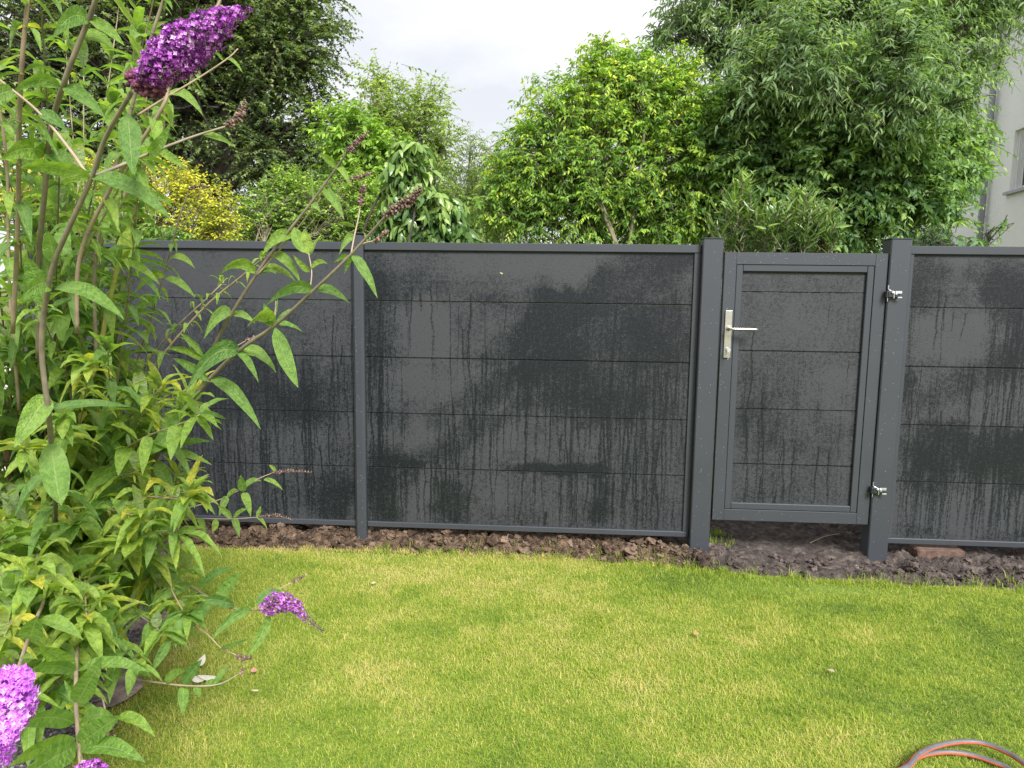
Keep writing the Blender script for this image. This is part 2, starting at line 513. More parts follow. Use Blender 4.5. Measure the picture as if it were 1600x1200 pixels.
def board_piece(mb, xs, zs, W, ztop, zbot, yf, th=.019, groove=.005):
    """one board: a fine front sheet with chamfered long edges, and plain sides behind"""
    sel = np.where((zs <= ztop + 1e-6) & (zs >= zbot - 1e-6))[0]
    z = zs[sel].copy(); z = np.concatenate([[ztop], z[(z < ztop - .003) & (z > zbot + .003)], [zbot]])
    Wb = np.stack([np.array([np.interp(-zz, -zs, W[:, i]) for zz in z]) for i in range(0)], 1) if False else None
    idx = np.clip(np.searchsorted(-zs, -z), 0, len(zs) - 1); Wb = W[idx]
    X, Z = np.meshgrid(xs, z); Y = np.full_like(X, yf)
    Y[-1] += groove
    nx, nz = len(xs), len(z)
    f = grid_faces(nx, nz)[:, ::-1]
    mb.add(np.stack([X.ravel(), Y.ravel(), Z.ravel()], 1), f, 0, wet=Wb.ravel())
    x0, x1 = xs[0], xs[-1]; yb = yf + th
    v = [[x0, yf, ztop], [x1, yf, ztop], [x0, yb, ztop], [x1, yb, ztop],
         [x0, yf + groove, zbot], [x1, yf + groove, zbot], [x0, yb, zbot], [x1, yb, zbot]]
    mb.add(v, [[0, 1, 3, 2], [4, 6, 7, 5], [2, 3, 7, 6], [0, 2, 6, 4], [1, 5, 7, 3]], 0, wet=.3)
    mb.box((x0 + .001, yf + .0055, ztop + .0001), (x1 - .001, yf + .013, ztop + .0010))

def px_patch(u, v, ru, rv, a, ang=0.0, Y=D):
    p = at(u, v, Y); s = Y / F_PX
    return (p[0], p[2], ru * s, rv * s, a, ang)

def drops(mb, x0, x1, z0, z1, y, n, rg, rmax=.0016):
    k = 6; n = int(n * .35)
    for i in range(n):
        r = rg.uniform(.0009, rmax); x, z = rg.uniform(x0, x1), rg.uniform(z0, z1)
        a = np.arange(k) * 2 * math.pi / k
        v = np.concatenate([np.stack([x + r * np.cos(a), np.full(k, y), z + r * np.sin(a) * 1.15], 1),
                            np.stack([x + .6 * r * np.cos(a), np.full(k, y - r * .55), z + .6 * r * np.sin(a)], 1), [[x, y - r * .7, z]]])
        mb.add(v, [[q, (q + 1) % k, k + (q + 1) % k, k + q] for q in range(k)]); 
        mb.f.setdefault(3, []).append(np.array([[k + q, k + (q + 1) % k, 2 * k] for q in range(k)]) + mb.n - len(v)); mb.m.setdefault(3, []).append(np.zeros(k, np.int32))

ZTOP, ZB = 1.693, .106
SEAMS = [1.376, 1.066, .757, .447]
def fence_panel(x0, x1, patches, base, seed, label, dz=0.0, dens=1.0, channels=(True, True)):
    t = thing('composite_fence', ((x0 + x1) / 2, D, 0), label, 'fence', 'dark composite fence panels between the posts')
    zt, zb = ZTOP + dz, ZB + dz
    xs, zs, W = wet_map(x0 + (.022 if channels[0] else .002), x1 - (.022 if channels[1] else .002), zb + .018, zt - .03, patches, base, seed, dens)
    cuts = [zt - .036] + [s_ + dz for s_ in SEAMS] + [zb + .022]
    for k in range(5):
        mb = MB(); board_piece(mb, xs, zs, W, cuts[k] - (.0004 if k else 0), cuts[k + 1] + .0010, D)
        mb.build('board', bd, t)
    MB().box((x0 + .002, D - .016, zt - .042), (x1 - .002, D + .036, zt), bevel=.0025).build('top_rail', alu, t)
    MB().box((x0 + .002, D - .014, zb), (x1 - .002, D + .034, zb + .030), bevel=.0025).build('bottom_rail', alu, t)
    for xx, ch in ((x0, channels[0]), (x1 - .034, channels[1])):
        if not ch: continue
        MB().box((xx, D - .012, zb + .0305), (xx + .034, D + .032, zt - .0425), bevel=.002).build('side_channel', alu, t)
    return t

P1X, P2X, P3X = at(560, 600, D - .05)[0], at(1104, 620, D - .06)[0], at(1392, 620, D - .06)[0]
P1X = at(561, 640, D - .04)[0]
P2X = (at(1116, 380, D - .055)[0] + at(1091.5, 860, D - .055)[0]) / 2
P3X = (at(1408.5, 380, D - .055)[0] + at(1372, 870, D - .055)[0]) / 2
P0X = P1X - 1.885; P4X = P3X + 1.91
panel_a = fence_panel(P0X + .045, P1X - .03, [px_patch(520, 775, 35, 45, .5), px_patch(380, 600, 170, 60, .35), px_patch(330, 560, 60, 160, .2),
                      px_patch(450, 640, 90, 40, .2), px_patch(400, 430, 160, 45, -.35)], .34, 11,
                      'dark grey fence panel half hidden by the flowering bush, left of slim post', dens=.9, channels=(True, False))
panel_b = fence_panel(P1X + .03, P2X - .052, [
    px_patch(620, 430, 70, 40, .28, .3), px_patch(720, 408, 150, 22, -.25), px_patch(590, 500, 22, 90, .4), px_patch(670, 520, 42, 45, -.5),
    px_patch(965, 445, 150, 34, .42, .55), px_patch(1050, 400, 45, 30, .3), px_patch(700, 690, 120, 18, .3, .5), px_patch(850, 500, 130, 26, .38, .55), px_patch(780, 600, 130, 20, .3, .5), px_patch(820, 470, 90, 16, .3), px_patch(1060, 420, 25, 40, .25), px_patch(880, 410, 70, 26, -.3),
    px_patch(960, 560, 130, 80, .42, .1), px_patch(850, 540, 60, 45, .22), px_patch(950, 640, 110, 30, .3), px_patch(640, 600, 50, 30, -.35),
    px_patch(720, 600, 40, 60, -.2), px_patch(610, 640, 28, 90, .25), px_patch(640, 680, 45, 22, -.3), px_patch(860, 690, 120, 22, -.2),
    px_patch(872, 733, 82, 10, .75), px_patch(940, 755, 14, 25, .4), px_patch(600, 765, 40, 55, .62), px_patch(625, 722, 40, 10, .3),
    px_patch(712, 785, 30, 38, .5), px_patch(655, 790, 18, 40, -.3), px_patch(935, 800, 16, 20, .45), px_patch(770, 770, 24, 30, -.25),
    px_patch(840, 600, 70, 40, .2), px_patch(1030, 500, 50, 60, .25), px_patch(1000, 780, 60, 30, .1)], .36, 23,
    'wide dark grey fence panel with wet patches between the slim post and the gate', dens=1.7, channels=(False, True))
panel_c = fence_panel(P3X + .052, P4X - .045, [
    px_patch(1455, 440, 35, 48, .5), px_patch(1560, 425, 40, 35, .32), px_patch(1585, 460, 50, 22, .4), px_patch(1520, 400, 60, 16, -.3),
    px_patch(1490, 530, 60, 35, -.35), px_patch(1590, 530, 40, 60, .35), px_patch(1520, 590, 90, 20, .3, .6), px_patch(1570, 450, 80, 24, .3, .5), px_patch(1550, 620, 70, 30, -.2), px_patch(1575, 495, 22, 12, .3),
    px_patch(1500, 700, 110, 32, .62), px_patch(1590, 720, 50, 40, .6), px_patch(1440, 740, 40, 20, .3), px_patch(1510, 800, 120, 36, -.42),
    px_patch(1418, 600, 10, 30, .4), px_patch(1440, 830, 30, 9, .3)], .34, 37,
    'dark grey fence panel right of the gate, long drip lines on its lowest board', dz=.004, dens=1.5)
rgd = np.random.default_rng(3)

def post(x, w, h, yf, dep, label, bev, nd):
    t = thing('fence_post', (x, yf + dep / 2, 0), label, 'fence post', 'square anthracite posts of the fence')
    MB().box((x - w / 2, yf, -.12), (x + w / 2, yf + dep, h), bevel=bev).build('shaft', alu, t)
    MB().box((x - w / 2 - .0015, yf - .0015, h + .0003), (x + w / 2 + .0015, yf + dep + .0015, h + .005), bevel=.001).build('cap', alu, t)
    if nd:
        mb = MB(); drops(mb, x - w / 2 + bev, x + w / 2 - bev, .05, h - .01, yf - .0002, nd, rgd)
        tag(mb.build('raindrops', drop_m, t), kind='stuff')
    return t
post(P0X, .09, 1.735, D - .045, .09, 'leftmost fence post, hidden behind the leaves of the bush', .004, 0)
post(P1X, .061, 1.735, D - .042, .085, 'slim dark grey post with rounded edges between the two left panels', .013, 90)
post(P2X, .104, 1.722, D - .055, .104, 'thick square post left of the gate, on its handle side', .005, 120)
post(P3X, .104, 1.728, D - .055, .104, 'thick square post right of the gate that carries the two hinges', .005, 120)
post(P4X, .09, 1.735, D - .045, .09, 'fence post at the right end of the rightmost panel', .004, 0)

# leaf stuck on the wet board
# ------------------------------------------------------------------ the gate
GY = D - .040                    # front face of the gate leaf
gl, grt = at(1133, 395, GY)[0], at(1390, 398, GY)[0]
gl = (gl + at(1112.5, 811, GY)[0]) / 2 ; grt = (grt + at(1355, 819, GY)[0]) / 2
gtop, gbot = at(1260, 395, GY)[2], at(1235, 816, GY)[2]
gate = thing('garden_gate', ((gl + grt) / 2, GY + .02, 0), 'narrow dark grey framed garden gate with a brushed steel lever handle', 'gate')
fw, fi = .062, .034
def frame_ring(mb, x0, x1, z0, z1, w, y0, y1, bev):
    mb.box((x0, y0, z0), (x0 + w, y1, z1), bevel=bev); mb.box((x1 - w, y0, z0), (x1, y1, z1), bevel=bev)
    mb.box((x0 + w, y0 + .0004, z1 - w), (x1 - w, y1, z1), bevel=bev); mb.box((x0 + w, y0 + .0004, z0), (x1 - w, y1, z0 + w), bevel=bev)
mb = MB(); frame_ring(mb, gl, grt, gbot, gtop, fw, GY, GY + .045, .0014)
frame = mb.build('frame', alu, gate)
ix0, ix1, iz0, iz1 = gl + fw + .0016, grt - fw - .0016, gbot + fw + .0016, gtop - fw - .0016
mb = MB(); frame_ring(mb, ix0, ix1, iz0, iz1, fi, GY + .003, GY + .040, .003)
mb.build('glazing_bead', alu, gate)
mb = MB(); drops(mb, gl + .004, grt - .004, gtop - fw + .003, gtop - .003, GY - .0001, 120, rgd)
drops(mb, gl + .003, gl + fw - .003, gbot, gtop, GY - .0001, 90, rgd); drops(mb, grt - fw + .003, grt - .003, gbot, gtop, GY - .0001, 60, rgd)
drops(mb, gl, grt, gbot + .004, gbot + fw - .004, GY - .0001, 50, rgd)
tag(mb.build('raindrops', drop_m, gate), kind='stuff')
bx0, bx1, bz0, bz1 = ix0 + fi - .006, ix1 - fi + .006, iz0 + fi - .006, iz1 - fi + .006
GB = GY + .020
xs, zs, W = wet_map(bx0, bx1, bz0, bz1, [px_patch(1200, 600, 60, 50, .2), px_patch(1190, 670, 35, 40, .25), px_patch(1240, 440, 90, 20, .15),
                    px_patch(1310, 600, 30, 60, -.2), px_patch(1250, 510, 60, 30, -.15), px_patch(1270, 680, 60, 30, .1)], .30, 51, .35)
gs = [at(1240, v, GB)[2] for v in (457.5, 550, 640.5, 727.5)]
cuts = [bz1] + gs + [bz0]
for k in range(5):
    mb = MB(); board_piece(mb, xs, zs, W, cuts[k] - (.0004 if k else 0), cuts[k + 1] + .0010, GB)
    mb.build('board', bd, gate)

steel = simple('brushed_steel', (.62, .59, .54), .32, 1.0, .08, 90)
galv = simple('galvanised_steel', (.70, .72, .74), .35, .9, .1, 60)
blackm = simple('black_steel', (.03, .034, .04), .35, .2, .15, 60)
def rounded_plate(mb, cx, cz, w, h, r, y0, y1, mat=0):
    """plate in the xz plane with round corners; front at y0"""
    pts = []
    for qx, qz, a0 in ((1, 1, 0), (-1, 1, 90), (-1, -1, 180), (1, -1, 270)):
        for a in range(0, 91, 30):
            an_ = math.radians(a0 + a); pts.append((cx + qx * (w / 2 - r) + r * math.cos(an_), cz + qz * (h / 2 - r) + r * math.sin(an_)))
    n = len(pts); inner = [(cx + (x - cx) * .94, cz + (z - cz) * .988) for x, z in pts]
    v = [[x, y1, z] for x, z in pts] + [[x, y0 + .001, z] for x, z in pts] + [[x, y0, z] for x, z in inner]
    b = mb.n
    mb.add(v, [[i, (i + 1) % n, n + (i + 1) % n, n + i] for i in range(n)] + [[n + i, n + (i + 1) % n, 2 * n + (i + 1) % n, 2 * n + i] for i in range(n)], mat)
    mb.f.setdefault(n, []).append(np.array([[b + 2 * n + i for i in range(n)]])); mb.m.setdefault(n, []).append(np.array([mat], np.int32))
hp = at(1134.5, 522, GY); hx = hp[0]
ztp, zbt = at(1136, 485, GY)[2], at(1132, 559, GY)[2]
hx = gl + .034
esc = MB(); rounded_plate(esc, hx, (ztp + zbt) / 2, .036, ztp - zbt, .004, GY - .009, GY - .0002)
handle = esc.build('door_plate', steel, gate)
zl = at(1150, 514, GY - .04)[2]
lev = spline([[hx, GY - .010, zl], [hx, GY - .036, zl], [hx + .006, GY - .049, zl], [hx + .022, GY - .053, zl], [hx + .075, GY - .053, zl], [hx + .140, GY - .052, zl - .001]], 4)
v, f = tube_mesh(lev, np.full(len(lev), .0095), 12); v[:, 2] = zl + (v[:, 2] - zl) * .82
m_ = MB(); m_.add(v, f); 
for ring, rev in ((0, 1), (len(lev) - 1, 0)):
    fc = [ring * 12 + k for k in range(12)]; m_.f.setdefault(12, []).append(np.array([fc[::-1] if rev else fc])); m_.m.setdefault(12, []).append(np.array([0], np.int32))
m_.tube([[hx, GY - .0095, zl], [hx, GY - .016, zl]], .0125, 16)
m_.build('lever', steel, handle, smooth=True)
zk = at(1135, 547, GY)[2]
mk = MB(); mk.tube([[hx, GY - .0095, zk + .006], [hx, GY - .017, zk + .006]], .0085, 14)
mk.box((hx - .004, GY - .016, zk - .013), (hx + .004, GY - .0095, zk + .004), bevel=.001)
mk.build('lock_cylinder', galv, handle, smooth=False)
mk = MB(); mk.box((hx - .0012, GY - .040, zk + .001), (hx + .0012, GY - .0172, zk + .010), bevel=.0004)
rounded_plate(mk, hx + .001, zk + .004, .020, .018, .008, GY - .042, GY - .040)
mk.tube(spline([[hx, GY - .041, zk - .004], [hx + .004, GY - .043, zk - .016], [hx, GY - .042, zk - .036], [hx - .003, GY - .041, zk - .048]], 4), .0022, 6)
key = mk.build('key', galv, loc=(hx, GY - .04, zk))
tag(key, 'small metal key left in the lock of the gate plate', 'key')

# hinges: black block between the gate frame and the post, galvanised plates around it
for vv_ in (460, 765):
    zc = at(1395, vv_, GY)[2]
    px1 = P3X - .052; yf = D - .055
    hroot = MB()
    hroot.box((grt - .002, GY - .038, zc - .015), (px1 + .052, GY - .0156, zc + .013), bevel=.002)
    hroot.box((grt - .010, GY - .034, zc - .018), (grt + .012, GY - .0003, zc + .016), bevel=.002)
    hg = hroot.build('hinge', blackm, gate)
    tag(hg, 'upper black hinge with bright metal plates' if vv_ == 460 else 'lower black hinge with bright metal plates')
    q = MB()
    q.box((grt - .0035, GY - .031, zc - .036), (grt - .0005, GY - .0275, zc - .0185), bevel=.0005)
    sp_ = spline([[grt - .002, GY - .030, zc + .046], [grt - .001, GY - .030, zc + .026], [grt + .010, GY - .032, zc + .018], [grt + .022, GY - .041, zc + .010], [grt + .024, GY - .041, zc - .020]], 4)
    q.tube(sp_, .0026, 6)
    q.box((grt + .030, GY - .0405, zc + .004), (px1 + .060, GY - .0385, zc + .017), bevel=.0006)
    q.box((grt + .044, GY - .0405, zc - .019), (px1 + .062, GY - .0385, zc - .012), bevel=.0006)
    q.tube([[px1 + .030, GY - .0385, zc + .005], [px1 + .030, GY - .047, zc + .005]], .0065, 6)
    q.tube([[px1 + .012, GY - .0385, zc + .010], [px1 + .012, GY - .045, zc + .010]], .005, 6)
    q.build('bracket', galv, hg)
# latch plate on the handle post
q = MB(); q.box((P2X + .0523, D - .052, zbt - .02), (P2X + .0545, D - .026, ztp + .01), bevel=.0005); q.build('latch_keep', blackm, gate)

# ------------------------------------------------------------------ grass
def blades(mb, x, y, z, L, w, lean, az, tint):
    n = len(x)
    cs, sn = np.cos(az), np.sin(az)
    d = np.stack([cs, sn, np.zeros(n)], 1)                       # lean direction
    ta = az + rng.uniform(.6, 2.5, n); s = np.stack([np.cos(ta), np.sin(ta), np.zeros(n)], 1)
    up = np.array([0, 0, 1.0])
    b = np.stack([x, y, z], 1)
    p1 = b + d * (L * np.sin(lean * .45) * .5)[:, None] + up * (L * np.cos(lean * .45) * .5)[:, None]
    p2 = p1 + d * (L * np.sin(np.minimum(lean * 1.25, 1.75)) * .5)[:, None] + up * (L * np.cos(np.minimum(lean * 1.25, 1.75)) * .5)[:, None]
    hw = (s * (w / 2)[:, None])
    V = np.stack([b - hw, b + hw, p1 - hw * .8, p1 + hw * .8, p2], 1).reshape(-1, 3)
    i = np.arange(n)[:, None] * 5
    Fc = np.concatenate([i + np.array([[0, 1, 3]]), i + np.array([[0, 3, 2]]), i + np.array([[2, 3, 4]])])
    mb.add(V, Fc, tint=np.repeat(tint, 5))
grass_m = leaf_mat('grass_blade', [(0.0, (.085, .155, .026)), (.3, (.165, .255, .034)), (.55, (.275, .385, .034)), (.78, (.43, .45, .075)), (1.0, (.60, .52, .20))], .35, .55, (1.1, 1.2, .6), .3)
N = 620000
# more blades where the lawn is near the lens
yy = 1.55 + (3.82 - 1.55) * rng.random(N) ** 1.0
half = 1.0
xx = rng.uniform(-2.9, 3.35, N)
edge = soil_edge(xx)
ragged = edge + .11 * (fbm(xx * 6, yy * 0 + 1, 9, 4) - .5) + .012 + np.abs(rng.normal(0, .018, N)) * (rng.random(N) < .35)
# keep what the lens or a lens beside it could see
keep = (yy < ragged) & (np.abs(xx + .0635 * yy) < .86 * yy + .35)
bare = np.exp(-(((xx - 1.42) / .38) ** 2 + ((yy - 3.47) / .07) ** 2)) + .7 * np.exp(-(((xx + .95) / .35) ** 2 + ((yy - 3.72) / .06) ** 2))
keep &= rng.random(N) > bare * .85
keep &= (xx > bed_x(yy) + .03 * (vnoise(yy * 14, yy * 0, 4) - .5)) | (yy > 3.70)
xx, yy = xx[keep], yy[keep]; n = len(xx)
T = lawn_tint(xx, yy) + rng.normal(0, .19, n)
near_edge = np.exp(-np.clip(edge[keep] - yy, 0, 9) / .07)
T += near_edge * np.where(xx < .3, .38, .12)
straw = rng.random(n) < (.045 + .25 * near_edge * (xx < .4))
T[straw] = rng.uniform(.85, 1.0, straw.sum())
mb = MB()
Lb = rng.uniform(.013, .030, n) * (.8 + .5 * fbm(xx * 5, yy * 5, 44, 2)) * (1 + .3 * near_edge)
blades(mb, xx, yy, np.full(n, -.006), Lb, rng.uniform(.0011, .0022, n), rng.uniform(.5, 1.75, n), rng.uniform(0, 6.283, n), np.clip(T, 0, 1))
# longer stray tufts
for k in range(310):
    if k >= 230: tx = rng.uniform(-1.0, 3.1); ty = float(soil_edge(tx)) + rng.uniform(-.05, .06)
    elif k < 120:
        tx = rng.uniform(-1.0, 3.1); ty = float(soil_edge(tx)) + rng.uniform(-.05, .07)
    elif k < 150: tx, ty = rng.normal(.85, .12), rng.normal(3.60, .03)
    elif k < 175: tx, ty = rng.normal(.93, .05), rng.uniform(3.95, 4.2)
    else: tx = rng.uniform(-1.2, 2.6); ty = rng.uniform(1.7, 3.5)
    if tx < bed_x(ty): continue
    m = rng.integers(5, 16)
    bx = tx + rng.normal(0, .012, m); by = ty + rng.normal(0, .012, m)
    z0 = np.maximum(soil_h(bx, by), 0) if ty > 3.4 else np.zeros(m)
    blades(mb, bx, by, z0 - .004, rng.uniform(.03, .065, m), rng.uniform(.0018, .003, m), rng.uniform(.2, 1.2, m), rng.uniform(0, 6.28, m), np.clip(rng.normal(.45, .2, m), 0, 1))
gr_o = mb.build('grass', grass_m)
tag(gr_o, 'short patchy lawn grass, yellow green with straw coloured blades', 'grass', kind='stuff')

# ------------------------------------------------------------------ trees and shrubs behind the fence
# leaf templates: (x across, y along, z up) unit length leaves
T_SMALL = (np.array([[0, 0, 0], [-.26, .42, .05], [.26, .42, .05], [0, 1, -.16], [0, .45, -.03]]), np.array([[0, 4, 1], [0, 2, 4], [1, 4, 3], [4, 2, 3]]))
T_MAPLE = (np.array([[0, 0, 0], [-.48, .34, -.10], [-.17, .55, .03], [0, 1.0, -.18], [.17, .55, .03], [.48, .34, -.10], [0, .4, .04]]),
           np.array([[0, 6, 1], [1, 6, 2], [2, 6, 3], [3, 6, 4], [4, 6, 5], [5, 6, 0]]))
def ovate(w, segs=4, fold=.10, curl=.28, sharp=.9):
    t = np.linspace(0, 1, segs + 1); prof = w * 1.9 * t ** .55 * (1 - t) ** sharp
    V, Fc = [], []
    for i, (a, b) in enumerate(zip(t, prof)):
        z = -curl * a * a
        if i in (0, segs): V.append([[0, a, z]])
        else: V.append([[-b, a, z + fold * b / w * .5], [0, a, z], [b, a, z + fold * b / w * .5]])
    idx, cnt = [], 0
    for r in V: idx.append(list(range(cnt, cnt + len(r)))); cnt += len(r)
    for i in range(segs):
        A, B = idx[i], idx[i + 1]
        if len(A) == 1 and len(B) == 3: Fc += [[A[0], B[1], B[0]], [A[0], B[2], B[1]]]
        elif len(B) == 1: Fc += [[A[0], A[1], B[0]], [A[1], A[2], B[0]]]
        else: Fc += [[A[0], A[1], B[0]], [A[1], B[1], B[0]], [A[1], A[2], B[1]], [A[2], B[2], B[1]]]
    return np.array([p for r in V for p in r], float), np.array(Fc)
T_OVATE = ovate(.27, 3); T_LONG = ovate(.155, 3, curl=.35); T_LANCE = ovate(.13, 3, curl=.12); T_BIG = ovate(.27, 4, curl=.4)

def place_leaves(mb, P, Dr, Up, L, tmpl, tint):
    V0, F0 = tmpl; n = len(P)
    Dr = unit(Dr); S = unit(np.cross(Dr, Up)); U = np.cross(S, Dr)
    L = np.broadcast_to(L, (n,))
    V = P[:, None, :] + L[:, None, None] * (V0[None, :, 0, None] * S[:, None, :] + V0[None, :, 1, None] * Dr[:, None, :] + V0[None, :, 2, None] * U[:, None, :])
    k = len(V0)
    Fc = (F0[None] + (np.arange(n) * k)[:, None, None]).reshape(-1, 3)
    mb.add(V.reshape(-1, 3), Fc, tint=np.repeat(tint, k))

def crown_mesh(mbl, mbt, blobs, n_sprays, per, spray, leaf, tmpl, rg, droop=.5, shell=.33, tint_mu=.5, tint_sd=.16, up=.25, top_tint=.15, root=None, twig_r=.004, leafup=.5, limb_frac=.25):
    B = np.array(blobs, float)                                   # centre x y z, radii x y z
    vol = (B[:, 3] * B[:, 5]) ** 1.0
    bi = rg.choice(len(B), n_sprays, p=vol / vol.sum())
    d = unit(rg.normal(0, 1, (n_sprays, 3)))
    r = rg.random(n_sprays) ** shell
    lumpy = .82 + .36 * vnoise(d[:, 0] * 2.7 + bi * 7, d[:, 2] * 2.7 + d[:, 1] * 2, 5)
    C = B[bi, :3] + d * B[bi, 3:6] * (r * lumpy)[:, None]
    out = unit(d + np.array([0, 0, up]) + rg.normal(0, .45, (n_sprays, 3)))
    t = np.linspace(.12, 1, per)
    Ls = spray * rg.uniform(.6, 1.3, n_sprays)
    # twig curve: start behind the centre, sag towards the tip
    P = (C - out * (Ls * .5)[:, None])[:, None, :] + out[:, None, :] * (Ls[:, None] * t)[..., None]
    P[..., 2] -= (Ls[:, None] * droop * .5) * t[None] ** 2
    tang = out[:, None, :] + np.array([0, 0, -1.0]) * (droop * t)[None, :, None]
    tang = unit(tang)
    side = unit(np.cross(tang, np.array([0, 0, 1.0]))) * np.where(np.arange(per) % 2 == 0, 1, -1)[None, :, None]
    ld = tang * .55 + side * .8 + rg.normal(0, .28, P.shape) + np.array([0, 0, -droop * .55])
    uu = np.array([0, 0, 1.0]) + rg.normal(0, leafup, P.shape)
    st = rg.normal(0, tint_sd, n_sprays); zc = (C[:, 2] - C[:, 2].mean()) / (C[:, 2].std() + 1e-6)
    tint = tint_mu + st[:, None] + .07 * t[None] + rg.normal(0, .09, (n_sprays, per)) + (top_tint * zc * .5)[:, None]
    LL = leaf * rg.uniform(.6, 1.2, (n_sprays, per)) * (1 - .25 * (t[None] > .9))
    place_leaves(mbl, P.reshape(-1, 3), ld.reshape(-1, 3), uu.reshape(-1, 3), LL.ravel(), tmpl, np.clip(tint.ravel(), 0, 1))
    # twigs: thin three sided prisms from spray start to tip
    A = C - out * (Ls * .5)[:, None]; Bp = P[:, -1, :]; M = P[:, per // 2, :]
    ring = []
    s1 = unit(np.cross(out, [0.1, 0.2, 1.0])); s2 = unit(np.cross(out, s1))
    for Q, rr in ((A, twig_r), (M, twig_r * .7), (Bp, twig_r * .3)):
        for a in (0, 2.09, 4.19): ring.append(Q + rr * (math.cos(a) * s1 + math.sin(a) * s2))
    V = np.stack(ring, 1).reshape(-1, 3); i = np.arange(n_sprays)[:, None] * 9
    Fc = np.concatenate([i + np.array([[a + k, a + (k + 1) % 3, a + 3 + (k + 1) % 3, a + 3 + k]]) for a in (0, 3) for k in range(3)])
    mbt.add(V, Fc)
    return A, bi, B

def make_tree(name, foot, blobs_px, Y, leaf, tmpl, mat, bark, label, cat, n, per, spray, seed, group='trees and shrubs behind the fence', stems=1, trunk_r=.1, depth=1.0, fork=None, **kw):
    """blobs_px: (u, v, radius in px[, dy in m]) seen from the lens, turned into real balls at depth Y"""
    rg = np.random.default_rng(seed)
    fx = at(foot, 461, Y)[0]
    t = thing(name, (fx, Y, 0), label, cat, group)
    blobs = []
    for b in blobs_px:
        yy_ = Y + (b[3] if len(b) > 3 else 0)
        c = at(b[0], b[1], yy_); rr = b[2] * yy_ / F_PX
        blobs.append([c[0], yy_, c[2], rr, rr * depth, rr * (b[4] if len(b) > 4 else 1)])
    mbl, mbt = MB(), MB()
    A, bi, B = crown_mesh(mbl, mbt, blobs, n, per, spray, leaf, tmpl, rg, **kw)
    cz = B[:, 2].mean(); mid = np.array([B[:, 0].mean(), Y, 0])
    hf = fork if fork is not None else max(.5, (B[:, 2] - B[:, 5]).min() + .25 * B[:, 5].mean())
    heads = []
    for s_ in range(stems):
        off = rg.normal(0, .16 if stems > 1 else 0, 2)
        p0 = np.array([fx + off[0], Y + off[1], -.1])
        lean = (mid - p0) * .25; lean[2] = 0
        p2 = np.array([p0[0] + lean[0] + off[0] * 1.8, p0[1] + lean[1] + off[1] * 1.8, hf])
        pts = spline([p0, (p0 + p2) / 2 + np.array([rg.normal(0, .03) * hf, rg.normal(0, .03) * hf, 0]), p2], 5)
        mbt.tube(pts, np.linspace(trunk_r, trunk_r * .72, len(pts)), 9); heads.append(p2)
    bc = []
    for k, b in enumerate(B):                                    # limb from a trunk head to each ball
        h = heads[k % len(heads)]; e = b[:3] + np.array([0, 0, -.15 * b[5]])
        if e[2] < h[2] - .3: h = h * np.array([1, 1, 0]) + np.array([0, 0, max(.3, e[2] - .5)])
        m_ = h * .5 + e * .5 + np.array([0, 0, .12 * np.linalg.norm(e - h)]) + rg.normal(0, .05, 3) * np.linalg.norm(e - h)
        pts = spline([h, m_, e], 6); mbt.tube(pts, np.linspace(trunk_r * .6, trunk_r * .16 + .004, len(pts)), 6, cap=False); bc.append(pts)
    for k in range(0, len(A), max(1, int(1 / kw.get('limb_frac', .25)))):
        pts = bc[bi[k]]; q = pts[rg.integers(len(pts) // 2, len(pts))]
        e = A[k]; m_ = (q + e) / 2 + rg.normal(0, .06, 3) * np.linalg.norm(e - q)
        mbt.tube(np.array([q, m_, e]), [trunk_r * .14 + .003, trunk_r * .09 + .002, .003], 4, cap=False)
    mbt.build('trunk', bark, t, smooth=True)
    mbl.build('crown', mat, t)
    return t
barkd = simple('dark_bark', (.05, .042, .035), .9, 0, .35, 12)
barkl = simple('pale_bark', (.17, .145, .10), .85, 0, .3, 25)

lm_maple = leaf_mat('maple_leaf', [(0, (0.05, 0.085, 0.04)), (.5, (0.11, 0.165, 0.068)), (1, (0.30, 0.37, 0.14))], .42)
lm_bright = leaf_mat('bright_leaf', [(0, (0.062, 0.155, 0.034)), (.4, (0.171, 0.326, 0.050)), (.7, (0.341, 0.496, 0.054)), (1, (0.620, 0.666, 0.093))], .42)
lm_deep = leaf_mat('deep_leaf', [(0, (0.055, 0.12, 0.052)), (.5, (0.125, 0.235, 0.090)), (1, (0.32, 0.46, 0.14))], .45)
lm_long = leaf_mat('long_leaf', [(0, (0.10, 0.17, 0.085)), (.5, (0.19, 0.29, 0.13)), (1, (0.38, 0.49, 0.20))], .47)
lm_pale = leaf_mat('pale_leaf', [(0, (0.095, 0.176, 0.041)), (.5, (0.230, 0.338, 0.081)), (1, (0.405, 0.486, 0.135))], .42)
lm_gold = leaf_mat('golden_leaf', [(0, (0.09, 0.19, 0.024)), (.35, (0.26, 0.36, 0.030)), (.65, (0.50, 0.50, 0.036)), (1, (0.72, 0.66, 0.084))], .35)
lm_laurel = leaf_mat('laurel_leaf', [(0, (0.034, 0.081, 0.027)), (.5, (0.101, 0.189, 0.047)), (1, (0.297, 0.419, 0.108))], .25, .32, spec=.5)
lm_hedge = leaf_mat('hedge_leaf', [(0, (0.053, 0.128, 0.027)), (.5, (0.165, 0.300, 0.045)), (1, (0.375, 0.540, 0.075))], .4)

